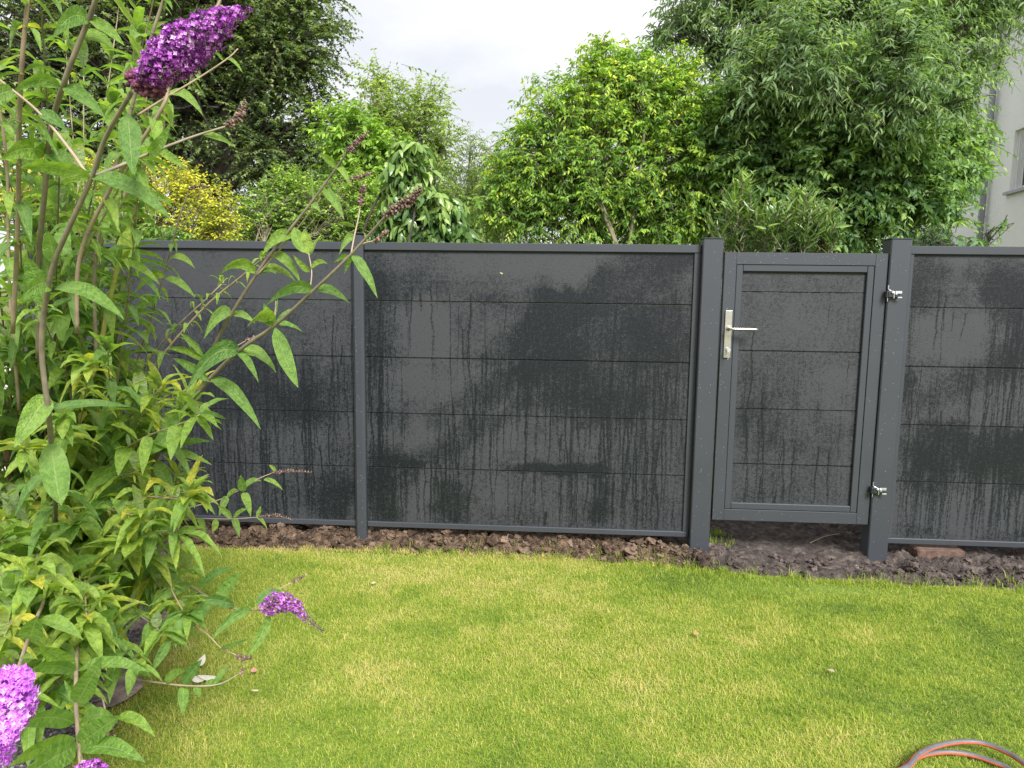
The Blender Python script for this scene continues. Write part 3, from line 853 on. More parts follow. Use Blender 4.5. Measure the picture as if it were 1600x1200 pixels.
make_tree('maple_tree', 330, [(300, 90, 190), (120, 60, 170), (330, -90, 190), (130, -120, 190), (440, 70, 100), (475, 95, 72), (410, 200, 95), (250, 220, 110), (455, 250, 75), (520, 40, 30),
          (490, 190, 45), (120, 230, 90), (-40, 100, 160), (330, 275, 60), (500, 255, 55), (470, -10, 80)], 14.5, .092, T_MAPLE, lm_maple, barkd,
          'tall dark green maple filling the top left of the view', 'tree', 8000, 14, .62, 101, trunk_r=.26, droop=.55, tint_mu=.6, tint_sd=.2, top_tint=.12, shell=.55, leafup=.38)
make_tree('ash_tree', 625, [(640, 200, 80), (600, 170, 55), (672, 165, 45), (690, 225, 40), (640, 290, 85), (570, 230, 50), (590, 120, 26), (545, 260, 50), (650, 350, 70)], 12.5, .09, T_OVATE, lm_pale, barkl,
          'airy pale green young tree left of the sky gap', 'tree', 1300, 13, .55, 102, trunk_r=.07, stems=2, droop=.3, tint_sd=.2, shell=.55, depth=1.2)
make_tree('elder_tree', 575, [(560, 215, 50), (530, 190, 40), (600, 240, 48), (545, 270, 50), (585, 310, 60)], 11.5, .12, T_OVATE, lm_hedge, barkl,
          'bright mid green tree between the dark maple and the airy pale one', 'tree', 620, 13, .5, 103, trunk_r=.06, tint_mu=.5, shell=.5)
make_tree('golden_shrub', 240, [(255, 325, 72), (325, 335, 52), (190, 310, 55), (110, 300, 62), (30, 290, 60), (290, 285, 32), (-50, 300, 60), (345, 360, 36)], 7.6, .05, T_OVATE, lm_gold, barkl,
          'golden yellow leaved shrub just over the fence at the left', 'shrub', 1500, 11, .26, 104, trunk_r=.025, stems=5, droop=.35, shell=.3, tint_mu=.62, up=.7, fork=1.2)
make_tree('hazel_shrub', 200, [(205, 352, 44), (150, 350, 40), (265, 372, 26), (90, 345, 40)], 6.6, .085, T_OVATE, lm_hedge, barkl,
          'low deep green bush in front of the golden shrub', 'shrub', 260, 9, .26, 105, trunk_r=.02, stems=4, tint_mu=.3, fork=1.1)
make_tree('privet_shrub', 490, [(480, 315, 48), (425, 335, 50), (540, 330, 52), (590, 330, 36), (560, 290, 28), (395, 360, 32), (500, 365, 50), (445, 285, 25)], 9.5, .055, T_OVATE, lm_hedge, barkl,
          'fine leaved fresh green shrub behind the fence right of the golden one', 'shrub', 1700, 12, .30, 106, trunk_r=.025, stems=5, up=.8, tint_mu=.55, tint_sd=.2, fork=1.3)
make_tree('magnolia_shrub', 650, [(640, 240, 30), (628, 275, 30), (655, 285, 32), (640, 320, 42), (685, 325, 36), (665, 355, 46), (705, 350, 30), (618, 345, 30)], 7.8, .15, T_BIG, lm_laurel, barkd,
          'upright bush with large drooping glossy leaves, behind the wide fence panel', 'shrub', 420, 8, .28, 107, trunk_r=.03, stems=3, droop=1.3, tint_mu=.45, tint_sd=.2, shell=.4, fork=1.2, leafup=.7)
make_tree('willow_shrub', 745, [(745, 255, 42), (735, 320, 55), (780, 235, 30), (775, 300, 50), (760, 360, 50), (805, 345, 45), (735, 215, 16)], 12.0, .075, T_LONG, lm_pale, barkl,
          'hazy grey green willow like shrub under the sky gap', 'shrub', 800, 13, .42, 108, trunk_r=.03, stems=4, tint_mu=.33, up=.6, fork=1.2)
make_tree('dogwood_tree', 950, [(930, 155, 68), (870, 175, 60), (995, 150, 70), (1050, 170, 65), (850, 262, 78), (940, 255, 95), (1040, 270, 90), (1085, 205, 52), (795, 285, 42), (905, 325, 72),
          (1015, 335, 72), (935, 95, 34), (1085, 320, 55), (985, 105, 42), (830, 335, 50), (1060, 115, 42), (940, 68, 15), (1115, 250, 45), (1110, 170, 34), (800, 240, 38), (770, 320, 40), (835, 205, 32)], 9.0, .066, T_OVATE, lm_bright, barkl,
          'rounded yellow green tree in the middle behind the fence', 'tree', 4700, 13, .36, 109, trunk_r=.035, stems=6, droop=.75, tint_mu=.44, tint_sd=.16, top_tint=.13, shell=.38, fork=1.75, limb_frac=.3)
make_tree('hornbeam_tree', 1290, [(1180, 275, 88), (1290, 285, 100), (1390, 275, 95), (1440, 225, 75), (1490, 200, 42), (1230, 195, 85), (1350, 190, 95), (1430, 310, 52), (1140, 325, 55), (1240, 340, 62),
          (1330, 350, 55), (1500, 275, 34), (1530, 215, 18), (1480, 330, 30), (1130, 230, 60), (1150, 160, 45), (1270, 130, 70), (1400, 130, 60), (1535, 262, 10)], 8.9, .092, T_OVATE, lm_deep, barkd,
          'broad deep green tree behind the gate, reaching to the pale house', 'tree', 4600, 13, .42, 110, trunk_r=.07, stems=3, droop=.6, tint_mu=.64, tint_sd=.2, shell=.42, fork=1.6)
make_tree('cherry_tree', 1330, [(1200, 60, 90), (1310, 50, 110), (1120, 75, 45), (1430, 60, 85), (1530, 20, 50), (1280, -80, 140), (1470, 125, 55), (1075, 25, 45), (1450, -90, 140), (1120, -60, 90),
          (1380, 140, 70), (1620, -60, 90), (1230, 120, 60), (1030, 55, 24), (1535, 95, 28), (1180, 110, 50, -1.3), (1300, 115, 50, -1.5), (1420, 135, 50, -1.5), (1500, 150, 36, -1.5), (1350, 175, 18, -1.5), (1240, 60, 80, -1.2), (1400, 60, 80, -1.2)], 9.3, .105, T_LONG, lm_long, barkd,
          'tall tree with long narrow hanging leaves at the top right', 'tree', 4200, 15, .55, 111, trunk_r=.09, stems=1, droop=.6, tint_mu=.5, tint_sd=.2, shell=.5, fork=2.7)
make_tree('laurel_bush', 1215, [(1155, 345, 26, 0, 1.5), (1250, 360, 34), (1205, 372, 34), (1290, 372, 20), (1130, 375, 20), (1240, 320, 10, 0, 1.8), (1160, 310, 10, 0, 1.8)], 5.2, .10, T_LANCE, lm_laurel, barkl,
          'cherry laurel bush with narrow upright glossy leaves directly behind the gate', 'shrub', 230, 10, .20, 112, trunk_r=.015, stems=5, droop=-.5, up=1.6, tint_mu=.55, tint_sd=.2, fork=.9)
make_tree('yew_bush', 1460, [(1462, 378, 22), (1440, 384, 14)], 6.5, .03, T_LANCE, lm_deep, barkd,
          'small dark needle leaved bush over the right fence panel', 'shrub', 260, 12, .10, 113, trunk_r=.02, tint_mu=.12, tint_sd=.05, fork=1.2)
make_tree('beech_sapling', 1525, [(1525, 375, 20), (1545, 360, 10), (1565, 352, 7), (1495, 372, 14)], 6.0, .075, T_OVATE, lm_deep, barkd,
          'thin sapling with few round leaves in front of the pale house wall', 'shrub', 17, 7, .2, 114, trunk_r=.012, tint_mu=.35, fork=1.3)
# a far row that closes the view below the crowns
for k, (u, v, r, Y, lab) in enumerate([(690, 330, 70, 17, 'distant soft green tree seen in the gap between the pale tree and the round one'),
                                       (430, 330, 110, 18, 'distant dark green tree low behind the maple trunk'),
                                       (1180, 300, 130, 13, 'dark tree behind the deep green one near the gate')]):
    make_tree('distant_tree', u, [(u, v, r), (u + r * .7, v + r * .3, r * .7), (u - r * .7, v + r * .3, r * .75)], Y, .16, T_SMALL, lm_hedge if k != 2 else lm_deep, barkd, lab, 'tree', 700, 12, .6, 130 + k, trunk_r=.12, tint_mu=.35)

# ------------------------------------------------------------------ the house on the right
plaster = Mat('white_plaster')
pn = plaster.noise(40, 5, .6); pl2 = plaster.noise(1.2, 3)
plaster.set(plaster.mix(plaster.ramp(pl2, [(.3, 0.0), (.7, 1.0)]), (.80, .81, .82), (.88, .89, .90)), .9, normal=plaster.bump(pn, .6, .02))
hl, hr = at(1405, 300, 19.0), at(1760, 300, 10.5)
wall_dir = unit(hr - hl)[:2]; L_ = math.hypot(hr[0] - hl[0], hr[1] - hl[1]); wn_ = np.array([wall_dir[1], -wall_dir[0]])
house = thing('house', (hl[0], hl[1], 0), 'white plastered house wall with a grey downpipe at the right edge', 'house')
def hp_(s, out, z):              # point on the house front: s metres along, out metres proud, z up
    return [hl[0] + wall_dir[0] * s + wn_[0] * out, hl[1] + wall_dir[1] * s + wn_[1] * out, z]
def hbox(mb, s0, s1, o0, o1, z0, z1):
    v = [hp_(s, o, z) for z in (z0, z1) for o in (o1, o0) for s in (s0, s1)]
    return mb.add(v, [[0, 2, 3, 1], [4, 5, 7, 6], [0, 1, 5, 4], [2, 6, 7, 3], [0, 4, 6, 2], [1, 3, 7, 5]])
def s_at(u, v=300):              # metres along the house front under photo column u
    r = ray(u, v); A = np.array([[wall_dir[0], -r[0]], [wall_dir[1], -r[1]]]); sol = np.linalg.solve(A, -hl[:2]); return sol[0], sol[1] * r[2] + EYE
ws, wz0 = s_at(1577, 300); _, wz1 = s_at(1585, 205)
ww = 1.3
mb = MB()
hbox(mb, 0, L_, -6, 0, -.1, wz0); hbox(mb, 0, ws, -6, 0, wz0, wz1); hbox(mb, ws + ww, L_, -6, 0, wz0, wz1); hbox(mb, 0, L_, -6, 0, wz1, 7.6)
mb.build('wall', plaster.m, house)
mb = MB()
v = [hp_(s, o, z) for s in (-.4, L_ + .4) for (o, z) in ((.5, 7.45), (-3, 9.6), (-6.5, 7.45), (.5, 7.6), (-3, 9.75), (-6.5, 7.6))]
mb.add(v, [[0, 1, 4, 3], [1, 2, 5, 4], [6, 9, 10, 7], [7, 10, 11, 8], [3, 4, 10, 9], [4, 5, 11, 10], [0, 6, 7, 1], [1, 7, 8, 2], [0, 3, 9, 6], [2, 8, 11, 5]])
mb.build('roof', simple('roof_tile', (.16, .07, .05), .8, 0, .3, 8), house)
wf = simple('white_window_frame', (.75, .76, .77), .4, 0, .03, 20)
gm = Mat('window_glass'); gm.set((.03, .035, .04), .05, spec=.8)
mb = MB()
for (a, b, z0, z1) in ((0, .07, wz0, wz1), (ww - .07, ww, wz0, wz1), (.07, ww - .07, wz0, wz0 + .07), (.07, ww - .07, wz1 - .07, wz1), (.33, .39, wz0 + .07, wz1 - .07)):
    hbox(mb, ws + a + .001, ws + b - .001, -.14, -.07, z0 + .001, z1 - .001)
win = mb.build('window', wf, house)
hbox(MB(), ws + .07, ws + ww - .07, -.125, -.105, wz0 + .07, wz1 - .07).build('pane', gm.m, win)
galv2 = simple('zinc', (.30, .31, .33), .5, .4, .15, 10)
hbox(MB(), ws - .09, ws + ww + .09, -.06, .07, wz0 - .05, wz0 - .001).build('sill', galv2, win)
mb = MB()
for k in range(5): hbox(mb, ws + .09 + k * .045, ws + .105 + k * .045, -.064, -.05, wz0 + .02, wz1 - .01)
mb.build('shutter_guide', wf, win)
ps, pz = s_at(1545, 300)
mb = MB(); mb.tube([hp_(ps, .09, -.05), hp_(ps, .09, 7.5)], .055, 12)
for z in (1.2, 3.0, 4.8, 6.6): mb.tube([hp_(ps, .09, z - .02), hp_(ps, .09, z + .02)], .063, 12)
mb.build('downpipe', galv2, house, smooth=False)

# ------------------------------------------------------------------ flower bed, stones, small things on the ground
bedm = Mat('dark_gravel')
bn = bedm.noise(170, 3, .6); bn2 = bedm.noise(9, 3)
bc_ = bedm.ramp(bn, [(.36, (.03, .026, .028)), (.5, (.10, .085, .09)), (.64, (.34, .30, .31))])
bedm.set(bedm.mix(bedm.ramp(bn2, [(.5, 0.0), (.65, .7)]), bc_, (.06, .04, .026)), .9, normal=bedm.bump(bn, .9, .012))
bx_, by_ = [], []
ys = np.arange(1.0, 3.75, .02); NX = 110
V = []
for y in ys:
    xr = float(bed_x(y)); 
    for q in np.linspace(0, 1, NX): V.append([-3.6 + (xr + .015 + 3.6) * q, y, 0])
V = np.array(V); V[:, 2] = .004 + .03 * (fbm(V[:, 0] * 5, V[:, 1] * 5, 71) - .35) * sstep(0, .1, np.array([bed_x(y) for y in V[:, 1]]) - V[:, 0]) 
bed = MB().add(V, grid_faces(NX, len(ys))).build('flower_bed', bedm.m, smooth=True); tag(bed, kind='structure')
mb = MB()
gravel_m = Mat('gravel'); gt = gravel_m.attr('tint')
gravel_m.set(gravel_m.ramp(gt, [(0, (.035, .03, .03)), (.5, (.13, .11, .12)), (.85, (.30, .26, .27)), (1, (.55, .52, .50))]), .85); gravel_m = gravel_m.m
for k in range(5200):
    y = rng.uniform(1.25, 3.7); xr = float(bed_x(y)); x = xr - abs(rng.normal(0, .28)) - .01
    lump(mb, (x, y, .012 + rng.uniform(0, .006)), rng.uniform(.0025, .0065), rng, .7, V=(IV1, IF1), tint=float(rng.beta(2, 2.4)))
tag(mb.build('gravel', gravel_m), 'fine dark purplish gravel covering the flower bed', 'gravel', kind='stuff')

stone_m = Mat('edging_stone'); stn = stone_m.noise(18, 5, .65)
stone_m.set(stone_m.ramp(stn, [(.3, (.045, .038, .035)), (.5, (.17, .13, .115)), (.7, (.34, .26, .22))]), .85, normal=stone_m.bump(stone_m.noise(45, 5), .8, .02)); stone_m = stone_m.m
for (u, v, r, sq, rot, lab) in ((222, 905, .085, .35, .3, 'brown edging stone of the bed nearest the fence, half under the leaves'),
                                (226, 968, .11, .32, .15, 'dark layered edging stone between the bush and the lawn'),
                                (182, 1078, .10, .10, -.2, 'flat pinkish brown slab edging the bed at the lower left')):
    p = on_ground(u, v); m1 = MB(); lump(m1, p + np.array([0, 0, .012]), r, np.random.default_rng(int(u)), sq, rough=.22)
    tag(m1.build('edging_stone', stone_m, loc=p, smooth=False), lab, 'stone', 'edging stones of the flower bed')
p = on_ground(1336, 886, .02); m1 = MB(); lump(m1, p, .026, np.random.default_rng(4), .5)
tag(m1.build('stone', simple('sandy_stone', (.33, .21, .14), .9, 0, .25, 40), loc=p), 'small sandy orange stone on the soil in front of the right gate post', 'stone')

brickm = Mat('brick'); bnn = brickm.noise(30, 5)
brickm.set(brickm.ramp(bnn, [(.3, (.055, .034, .027)), (.55, (.115, .066, .05)), (.75, (.16, .12, .095))]), .9, normal=brickm.bump(brickm.noise(90, 4), .6, .01)); brickm = brickm.m
p0, p1 = at(1424, 862, D + .03), at(1498, 868, D + .03)
m1 = MB(); m1.box((p0[0], D - .035, p0[2] - .05), (p1[0], D + .075, p0[2] + .035), rot=.05, bevel=.006)
m1.v[-2] = m1.v[-2] + rng.normal(0, .0015, m1.v[-2].shape)
tag(m1.build('brick', brickm, loc=(p0[0], D, 0)), 'reddish brick half buried in the soil under the right fence panel', 'brick')

def flat_leaf(name, p, L, W, az, color, label, cat='leaf', vertical=False, curl=.25, group='fallen leaves and petals'):
    V0, F0 = ovate(W / L * 1.0, 5, .12, curl)
    c, s_ = math.cos(az), math.sin(az)
    V = V0 * L
    if vertical: V = np.stack([p[0] + c * V[:, 0] - s_ * V[:, 1], p[1] - .002 - np.abs(V[:, 2]) * .3, p[2] + s_ * V[:, 0] + c * V[:, 1]], 1)
    else: V = np.stack([p[0] + c * V[:, 0] - s_ * V[:, 1], p[1] + s_ * V[:, 0] + c * V[:, 1], p[2] - V[:, 2] * .6], 1)
    m = Mat(name + '_surface'); m.set(m.mix(m.noise(60), gain(color, .8), gain(color, 1.15)), .7); m.translucent(color, .2)
    o = MB().add(V, F0, tint=.5).build(name, m.m, loc=p, smooth=True)
    return tag(o, label, cat, group)
flat_leaf('wet_leaf', at(786, 428, D), .020, .006, 1.2, (.42, .40, .22), 'tiny pale leaf stuck to the top board of the middle panel', vertical=True)
for (u, v, L, W, az, col, lab) in ((308, 1042, .075, .022, .1, (.72, .68, .60), 'torn white dry leaf standing in the grass below the purple flower branch'),
                                   (318, 1064, .060, .024, 1.3, (.74, .70, .62), 'bigger whitish dry leaf lying on the lawn under the lowest branch'),
                                   (345, 1060, .085, .026, 1.65, (.70, .68, .58), 'long pale dry leaf beside the whitish one under the lowest branch'),
                                   (398, 1050, .030, .016, .6, (.50, .26, .20), 'pinkish brown scrap of leaf on the lawn right of the bush'),
                                   (405, 1078, .028, .008, 1.9, (.62, .55, .34), 'thin straw coloured leaf on the lawn below the pinkish scrap'),
                                   (584, 912, .022, .014, .4, (.50, .44, .32), 'small cream petal on the lawn below the slim post'),
                                   (1090, 992, .030, .016, .2, (.42, .24, .12), 'small rusty brown leaf on the lawn in front of the gate'),
                                   (1302, 1046, .030, .016, 2.2, (.40, .35, .24), 'pale leaf fragment low on the lawn below the gate')):
    flat_leaf('fallen_leaf', on_ground(u, v, .022), L, W, az, col, lab)
tw = MB(); a_, b_ = at(1266, 847, D + .02), at(1310, 832, D + .10)
a_ = on_ground(1266, 848, .03); b_ = on_ground(1312, 834, .045)
tw.tube(spline([a_, (a_ + b_) / 2 + np.array([0, 0, .012]), b_], 6), np.linspace(.0022, .0012, 13), 5)
tag(tw.build('straw_stalk', simple('dry_straw', (.48, .42, .28), .8), loc=a_), 'pale dry stalk lying on the dark soil under the gate', 'stalk')

# ------------------------------------------------------------------ garden hose
hose_o = simple('orange_rubber', (.46, .10, .055), .5, 0, .12, 60); hose_g = simple('grey_rubber', (.085, .088, .10), .5, 0, .15, 60)
def circ3(a, b, c):
    A = np.array([[b[0] - a[0], b[1] - a[1]], [c[0] - a[0], c[1] - a[1]]]) * 2
    r = np.array([b[0] ** 2 + b[1] ** 2 - a[0] ** 2 - a[1] ** 2, c[0] ** 2 + c[1] ** 2 - a[0] ** 2 - a[1] ** 2])
    return np.linalg.solve(A, r)
mb = MB()
outer = [on_ground(u, v, .035) for u, v in ((1421, 1196), (1434, 1180), (1462, 1166), (1500, 1159), (1535, 1161), (1570, 1174), (1600, 1193))]
inner = [on_ground(u, v, .014) for u, v in ((1412, 1200), (1428, 1186), (1450, 1178), (1480, 1175), (1515, 1179), (1550, 1190), (1580, 1204))]
pts = []
c1 = np.array([outer[3][0] + .02, outer[3][1] - .235]); 
def loop(ctrl, c, R, a0, a1, z0, z1, n=14):
    return [np.array([c[0] + R * math.cos(a), c[1] + R * .95 * math.sin(a), z0 + (z1 - z0) * k / n]) for k, a in enumerate(np.linspace(a0, a1, n + 1))]
path = inner + [on_ground(1615, 1240, .014)]
e = path[-1]; c = np.array([e[0] - .22, e[1] - .14])
ang0 = math.atan2(e[1] - c[1], e[0] - c[0]); R = math.hypot(e[0] - c[0], e[1] - c[1])
s0 = outer[0]; ang1 = math.atan2(s0[1] - c[1], s0[0] - c[0]); R1 = math.hypot(s0[0] - c[0], s0[1] - c[1])
if ang1 > ang0: ang1 -= 2 * math.pi
for k in range(1, 12):
    t = k / 12; a = ang0 + (ang1 - ang0) * t; Rr = R + (R1 - R) * t
    path.append(np.array([c[0] + Rr * math.cos(a), c[1] + Rr * math.sin(a), .014 + .021 * t]))
path += outer
e = path[-1]; 
for k in range(1, 11):
    a = ang0 + .1 - k * .42; path.append(np.array([c[0] + (R + .05) * math.cos(a), c[1] + (R + .05) * math.sin(a) - .02, .035 - .002 * k]))
hp2 = spline(path, 8); v, f = tube_mesh(hp2, .0082, 16)
stripe = np.tile(np.array([0, 0, 0, 1, 1, 1, 1, 0, 0, 0, 0, 1, 1, 1, 1, 0]), len(hp2) - 1)
mb.add(v, f, stripe)
hose = mb.build('garden_hose', [hose_o, hose_g], loc=tuple(on_ground(1500, 1200)), smooth=True)
tag(hose, 'coiled orange garden hose with dark grey stripes on the lawn at the lower right', 'hose')

# ------------------------------------------------------------------ pale picket fence beyond the left end
pk = simple('weathered_white_paint', (.58, .57, .54), .8, 0, .12, 8)
pf = thing('picket_fence', (P0X - 1.0, D + .1, 0), 'weathered white picket fence beyond the far left fence post', 'picket fence')
for k in range(14):
    x = P0X - .10 - k * .14
    MB().box((x - .035, D + .08, .05), (x + .035, D + .098, 1.02), bevel=.003).build('picket', pk, pf)
for z in (.3, .85): MB().box((P0X - 2.1, D + .0985, z), (P0X - .05, D + .135, z + .08), bevel=.003).build('rail', pk, pf)

# ------------------------------------------------------------------ the butterfly bush
bl = Mat('bush_leaf')
tnt = bl.attr('tint'); lu, lv = bl.attr('lu'), bl.attr('lv')
top = bl.ramp(tnt, [(0, (.07, .165, .045)), (.35, (.145, .285, .056)), (.65, (.27, .42, .058)), (.9, (.42, .51, .06)), (1, (.58, .52, .05))])
spk = bl.noise(90, 4, .6)
top = bl.mix(bl.ramp(spk, [(.35, .6), (.6, 0.0)]), top, (.05, .13, .03))
top = bl.mix(bl.ramp(bl.noise(16, 3, .6), [(.45, 0.0), (.75, .45)]), top, (.33, .46, .16))
top = bl.mix(bl.ramp(bl.noise(38, 3, .7), [(.70, 0.0), (.76, .75)]), top, (.30, .24, .07))
vein = bl.math('SINE', bl.math('MULTIPLY', bl.math('SUBTRACT', bl.math('MULTIPLY', lv, 13), bl.math('MULTIPLY', bl.math('ABSOLUTE', lu), 2.6)), 6.283))
veinm = bl.ramp(vein, [(.86, 0.0), (1.0, 1.0)])
mid_ = bl.ramp(bl.math('ABSOLUTE', lu), [(.03, 1.0), (.10, 0.0)])
vm = bl.math('MAXIMUM', bl.math('MULTIPLY', veinm, .35), mid_)
top = bl.mix(bl.math('MULTIPLY', vm, .38), top, (.42, .52, .22))
under = bl.mix(tnt, (.22, .30, .15), (.40, .48, .22))
under = bl.mix(bl.math('MULTIPLY', vm, .5), under, (.50, .56, .34))
geo = bl.n.new('ShaderNodeNewGeometry')
side_c = bl.mix(geo.outputs['Backfacing'], top, under)
hgt = bl.math('ADD', bl.math('MULTIPLY', bl.math('MULTIPLY', vein, spk), -.30), bl.math('MULTIPLY', mid_, -.9))
nb = bl.bump(bl.noise(110, 4, .65), .9, .009, bl.bump(hgt, .45, .0025))
bl.set(side_c, .42, normal=nb, spec=.5)
bl.translucent(bl.mix(1.0, top, (1.3, 1.4, .5), 'MULTIPLY'), .48)
bl = bl.m
stem_y = simple('young_stem', (.20, .165, .12), .7, 0, .25, 35)
stem_p = simple('pale_stem', (.30, .225, .16), .7, 0, .2, 35)
stem_b = simple('old_brown_stem', (.16, .085, .045), .8, 0, .3, 25)
stem_l = simple('yellowish_stem', (.42, .40, .13), .6, 0, .2, 25)
NS, NA = 9, 5
_t = np.linspace(0, 1, NS + 1); _prof = 2.75 * _t ** .58 * (1 - _t) ** .98; _prof[0] = .06
_u = np.linspace(-1, 1, NA)
def curve_leaf(mb, C, side, W, tint, fold=.35, wav=.06, rg=None):
    """C: NS+1 points along the midrib, side: across direction, W: full width"""
    T = unit(np.gradient(C, axis=0)); S = np.broadcast_to(side, C.shape); S = unit(S - T * np.sum(S * T, 1, keepdims=True)); N = np.cross(S, T)
    hw = (W / 2) * _prof
    ph = rg.uniform(0, 6.28) if rg is not None else 0
    wave = wav * W * np.sin(_t * 15 + ph)[:, None] * np.abs(_u)[None] ** 2 * np.sign(_u)[None] ** 0
    lift = fold * hw[:, None] * np.abs(_u)[None] ** 1.1 + wave * (_prof[:, None])
    V = C[:, None, :] + (hw[:, None] * _u[None])[..., None] * S[:, None, :] * math.sqrt(max(.1, 1 - fold * fold * .5)) + lift[..., None] * N[:, None, :]
    f = grid_faces(NA, NS + 1)
    mb.add(V.reshape(-1, 3), f, lu=np.tile(_u, NS + 1), lv=np.repeat(_t, NA), tint=tint)
def auto_leaf(mb, P, d, L, W, droop, tint, rg, fold=.35, roll=0.0):
    d = unit(d); tt = _t[:, None]
    C = d * tt + np.array([0, 0, -1.0]) * droop * tt ** 2
    seg = np.linalg.norm(np.diff(C, axis=0), axis=1).sum(); C = P + C * (L / seg)
    side = np.cross(d, np.array([0, 0, 1.0])); side = unit(side + 1e-4)
    up = np.cross(side, d); side = math.cos(roll) * side + math.sin(roll) * up
    curve_leaf(mb, C, side, W, tint, fold, rg=rg)
def hand_leaf(mb, u0, v0, u1, v1, bow, d0, d1, wpx, roll, tint, rg, fold=.3, skew=.45):
    """leaf with its base and tip where the photo shows them; bow = rise of the midrib in px; roll 0 faces the lens"""
    mu, mv = u0 + (u1 - u0) * skew, v0 + (v1 - v0) * skew - bow
    A, M, Bp = atd(u0, v0, d0), atd(mu, mv, (d0 + d1) / 2), atd(u1, v1, d1)
    t = _t[:, None]; C = A * (1 - t) ** 2 + 2 * t * (1 - t) * M + t * t * Bp
    ax = unit(Bp - A); view = unit(atd((u0 + u1) / 2, (v0 + v1) / 2, 1) - np.array([0, 0, EYE]))
    sp_ = unit(np.cross(ax, -view)); 
    N = unit(np.cross(sp_, ax))
    side = math.cos(roll) * sp_ + math.sin(roll) * N
    if np.dot(np.cross(side, ax), np.array([0, 0, 1.0]) * .6 - view) < 0: side = -side
    W = .84 * wpx * (d0 + d1) / 2 / F_PX / max(.3, math.cos(roll))
    curve_leaf(mb, C, side, W, tint, fold, rg=rg)

petal_m = Mat('floret'); pt = petal_m.attr('tint'); cen = petal_m.attr('cen')
pc = petal_m.ramp(pt, [(0, (.055, .006, .07)), (.4, (.24, .024, .31)), (.75, (.46, .09, .58)), (1, (.74, .44, .80))])
pc = petal_m.mix(petal_m.ramp(cen, [(.55, 0.0), (.85, 1.0)]), pc, (.70, .42, .50))
petal_m.set(pc, .55); petal_m.translucent(petal_m.mix(1.0, pc, (1.2, .9, 1.2), 'MULTIPLY'), .35); petal_m = petal_m.m
petal_l = petal_m.copy(); petal_l.name = 'pale_floret'
for nd_ in petal_l.node_tree.nodes:
    if nd_.type == 'VALTORGB' and len(nd_.color_ramp.elements) == 4:
        for e_, c_ in zip(nd_.color_ramp.elements, ((.38, .06, .50), (.58, .16, .74), (.72, .30, .86), (.86, .58, .92))): e_.color = (*c_, 1)
spent_m = leaf_mat('spent_floret', [(0, (.055, .032, .028)), (.5, (.15, .095, .08)), (1, (.32, .22, .17))], .1, .9)
spentp_m = leaf_mat('withered_purple_floret', [(0, (.07, .02, .05)), (.5, (.20, .06, .12)), (1, (.36, .20, .22))], .15, .9)
_k = np.arange(8) * math.pi / 4
FV = np.concatenate([[[0, 0, -.25]], np.stack([np.cos(_k) * np.where(np.arange(8) % 2 == 0, 1.0, .52), np.sin(_k) * np.where(np.arange(8) % 2 == 0, 1.0, .52), np.where(np.arange(8) % 2 == 0, .05, -.05)], 1)])
FF = np.array([[0, 1 + i, 1 + (i + 1) % 8] for i in range(8)])
def panicle(mb, pts, rprof, n, rg, fr=.0042, mode='flower', tip_dark=.12, tint0=.5):
    pts = spline(pts, 8); m = len(pts); T = unit(np.gradient(pts, axis=0))
    rp = np.interp(np.linspace(0, 1, m), np.linspace(0, 1, len(rprof)), rprof)
    w = np.cumsum(rp + .002); w /= w[-1]
    for k in range(n):
        i = int(np.searchsorted(w, rg.random())); i = min(i, m - 1); f_ = i / (m - 1)
        a = rg.uniform(0, 6.283); A = unit(np.cross(T[i], [.3, .2, .9])); B = np.cross(T[i], A)
        o = A * math.cos(a) + B * math.sin(a); lumpy = .78 + .4 * vnoise(f_ * 16, a * 1.6, 7)
        if mode == 'flower':
            P = pts[i] + o * rp[i] * lumpy * rg.uniform(.82, 1.08) + T[i] * rg.normal(0, .002)
            N = unit(o + .35 * T[i] + rg.normal(0, .35, 3)); s1 = unit(np.cross(N, T[i] + .01)); s2 = np.cross(N, s1)
            sc = fr * rg.uniform(.7, 1.15) * (1 if f_ < 1 - tip_dark else .45)
            V = P + sc * (FV[:, :1] * s1 + FV[:, 1:2] * s2 + FV[:, 2:] * N)
            tn = np.clip(tint0 + rg.normal(0, .30) + (-.35 if f_ > 1 - tip_dark else 0), 0, 1)
            mb.add(V, FF, tint=tn, cen=np.array([1] + [0] * 8) * (rg.random() < .8))
            if rg.random() < .5:                                  # tube of the floret
                q = pts[i] + o * rp[i] * .25
                V = np.stack([q + s1 * .0007, q - s1 * .0007, P + s2 * .0009, P - s1 * .0009, P + s1 * .0009])
                mb.add(V, [[0, 1, 2], [0, 3, 2], [1, 2, 4]], tint=tn * .6)
        else:
            P = pts[i] + o * rp[i] * rg.uniform(.25, 1.0)
            V = IV1 * np.array([1, 1, 1.6]) * fr * rg.uniform(.35, .75)
            R_ = np.stack([unit(np.cross(o, T[i])), T[i], o]); mb.add(P + V @ R_, IF1, tint=float(np.clip(rg.normal(.45, .25), 0, 1)), cen=0.0)

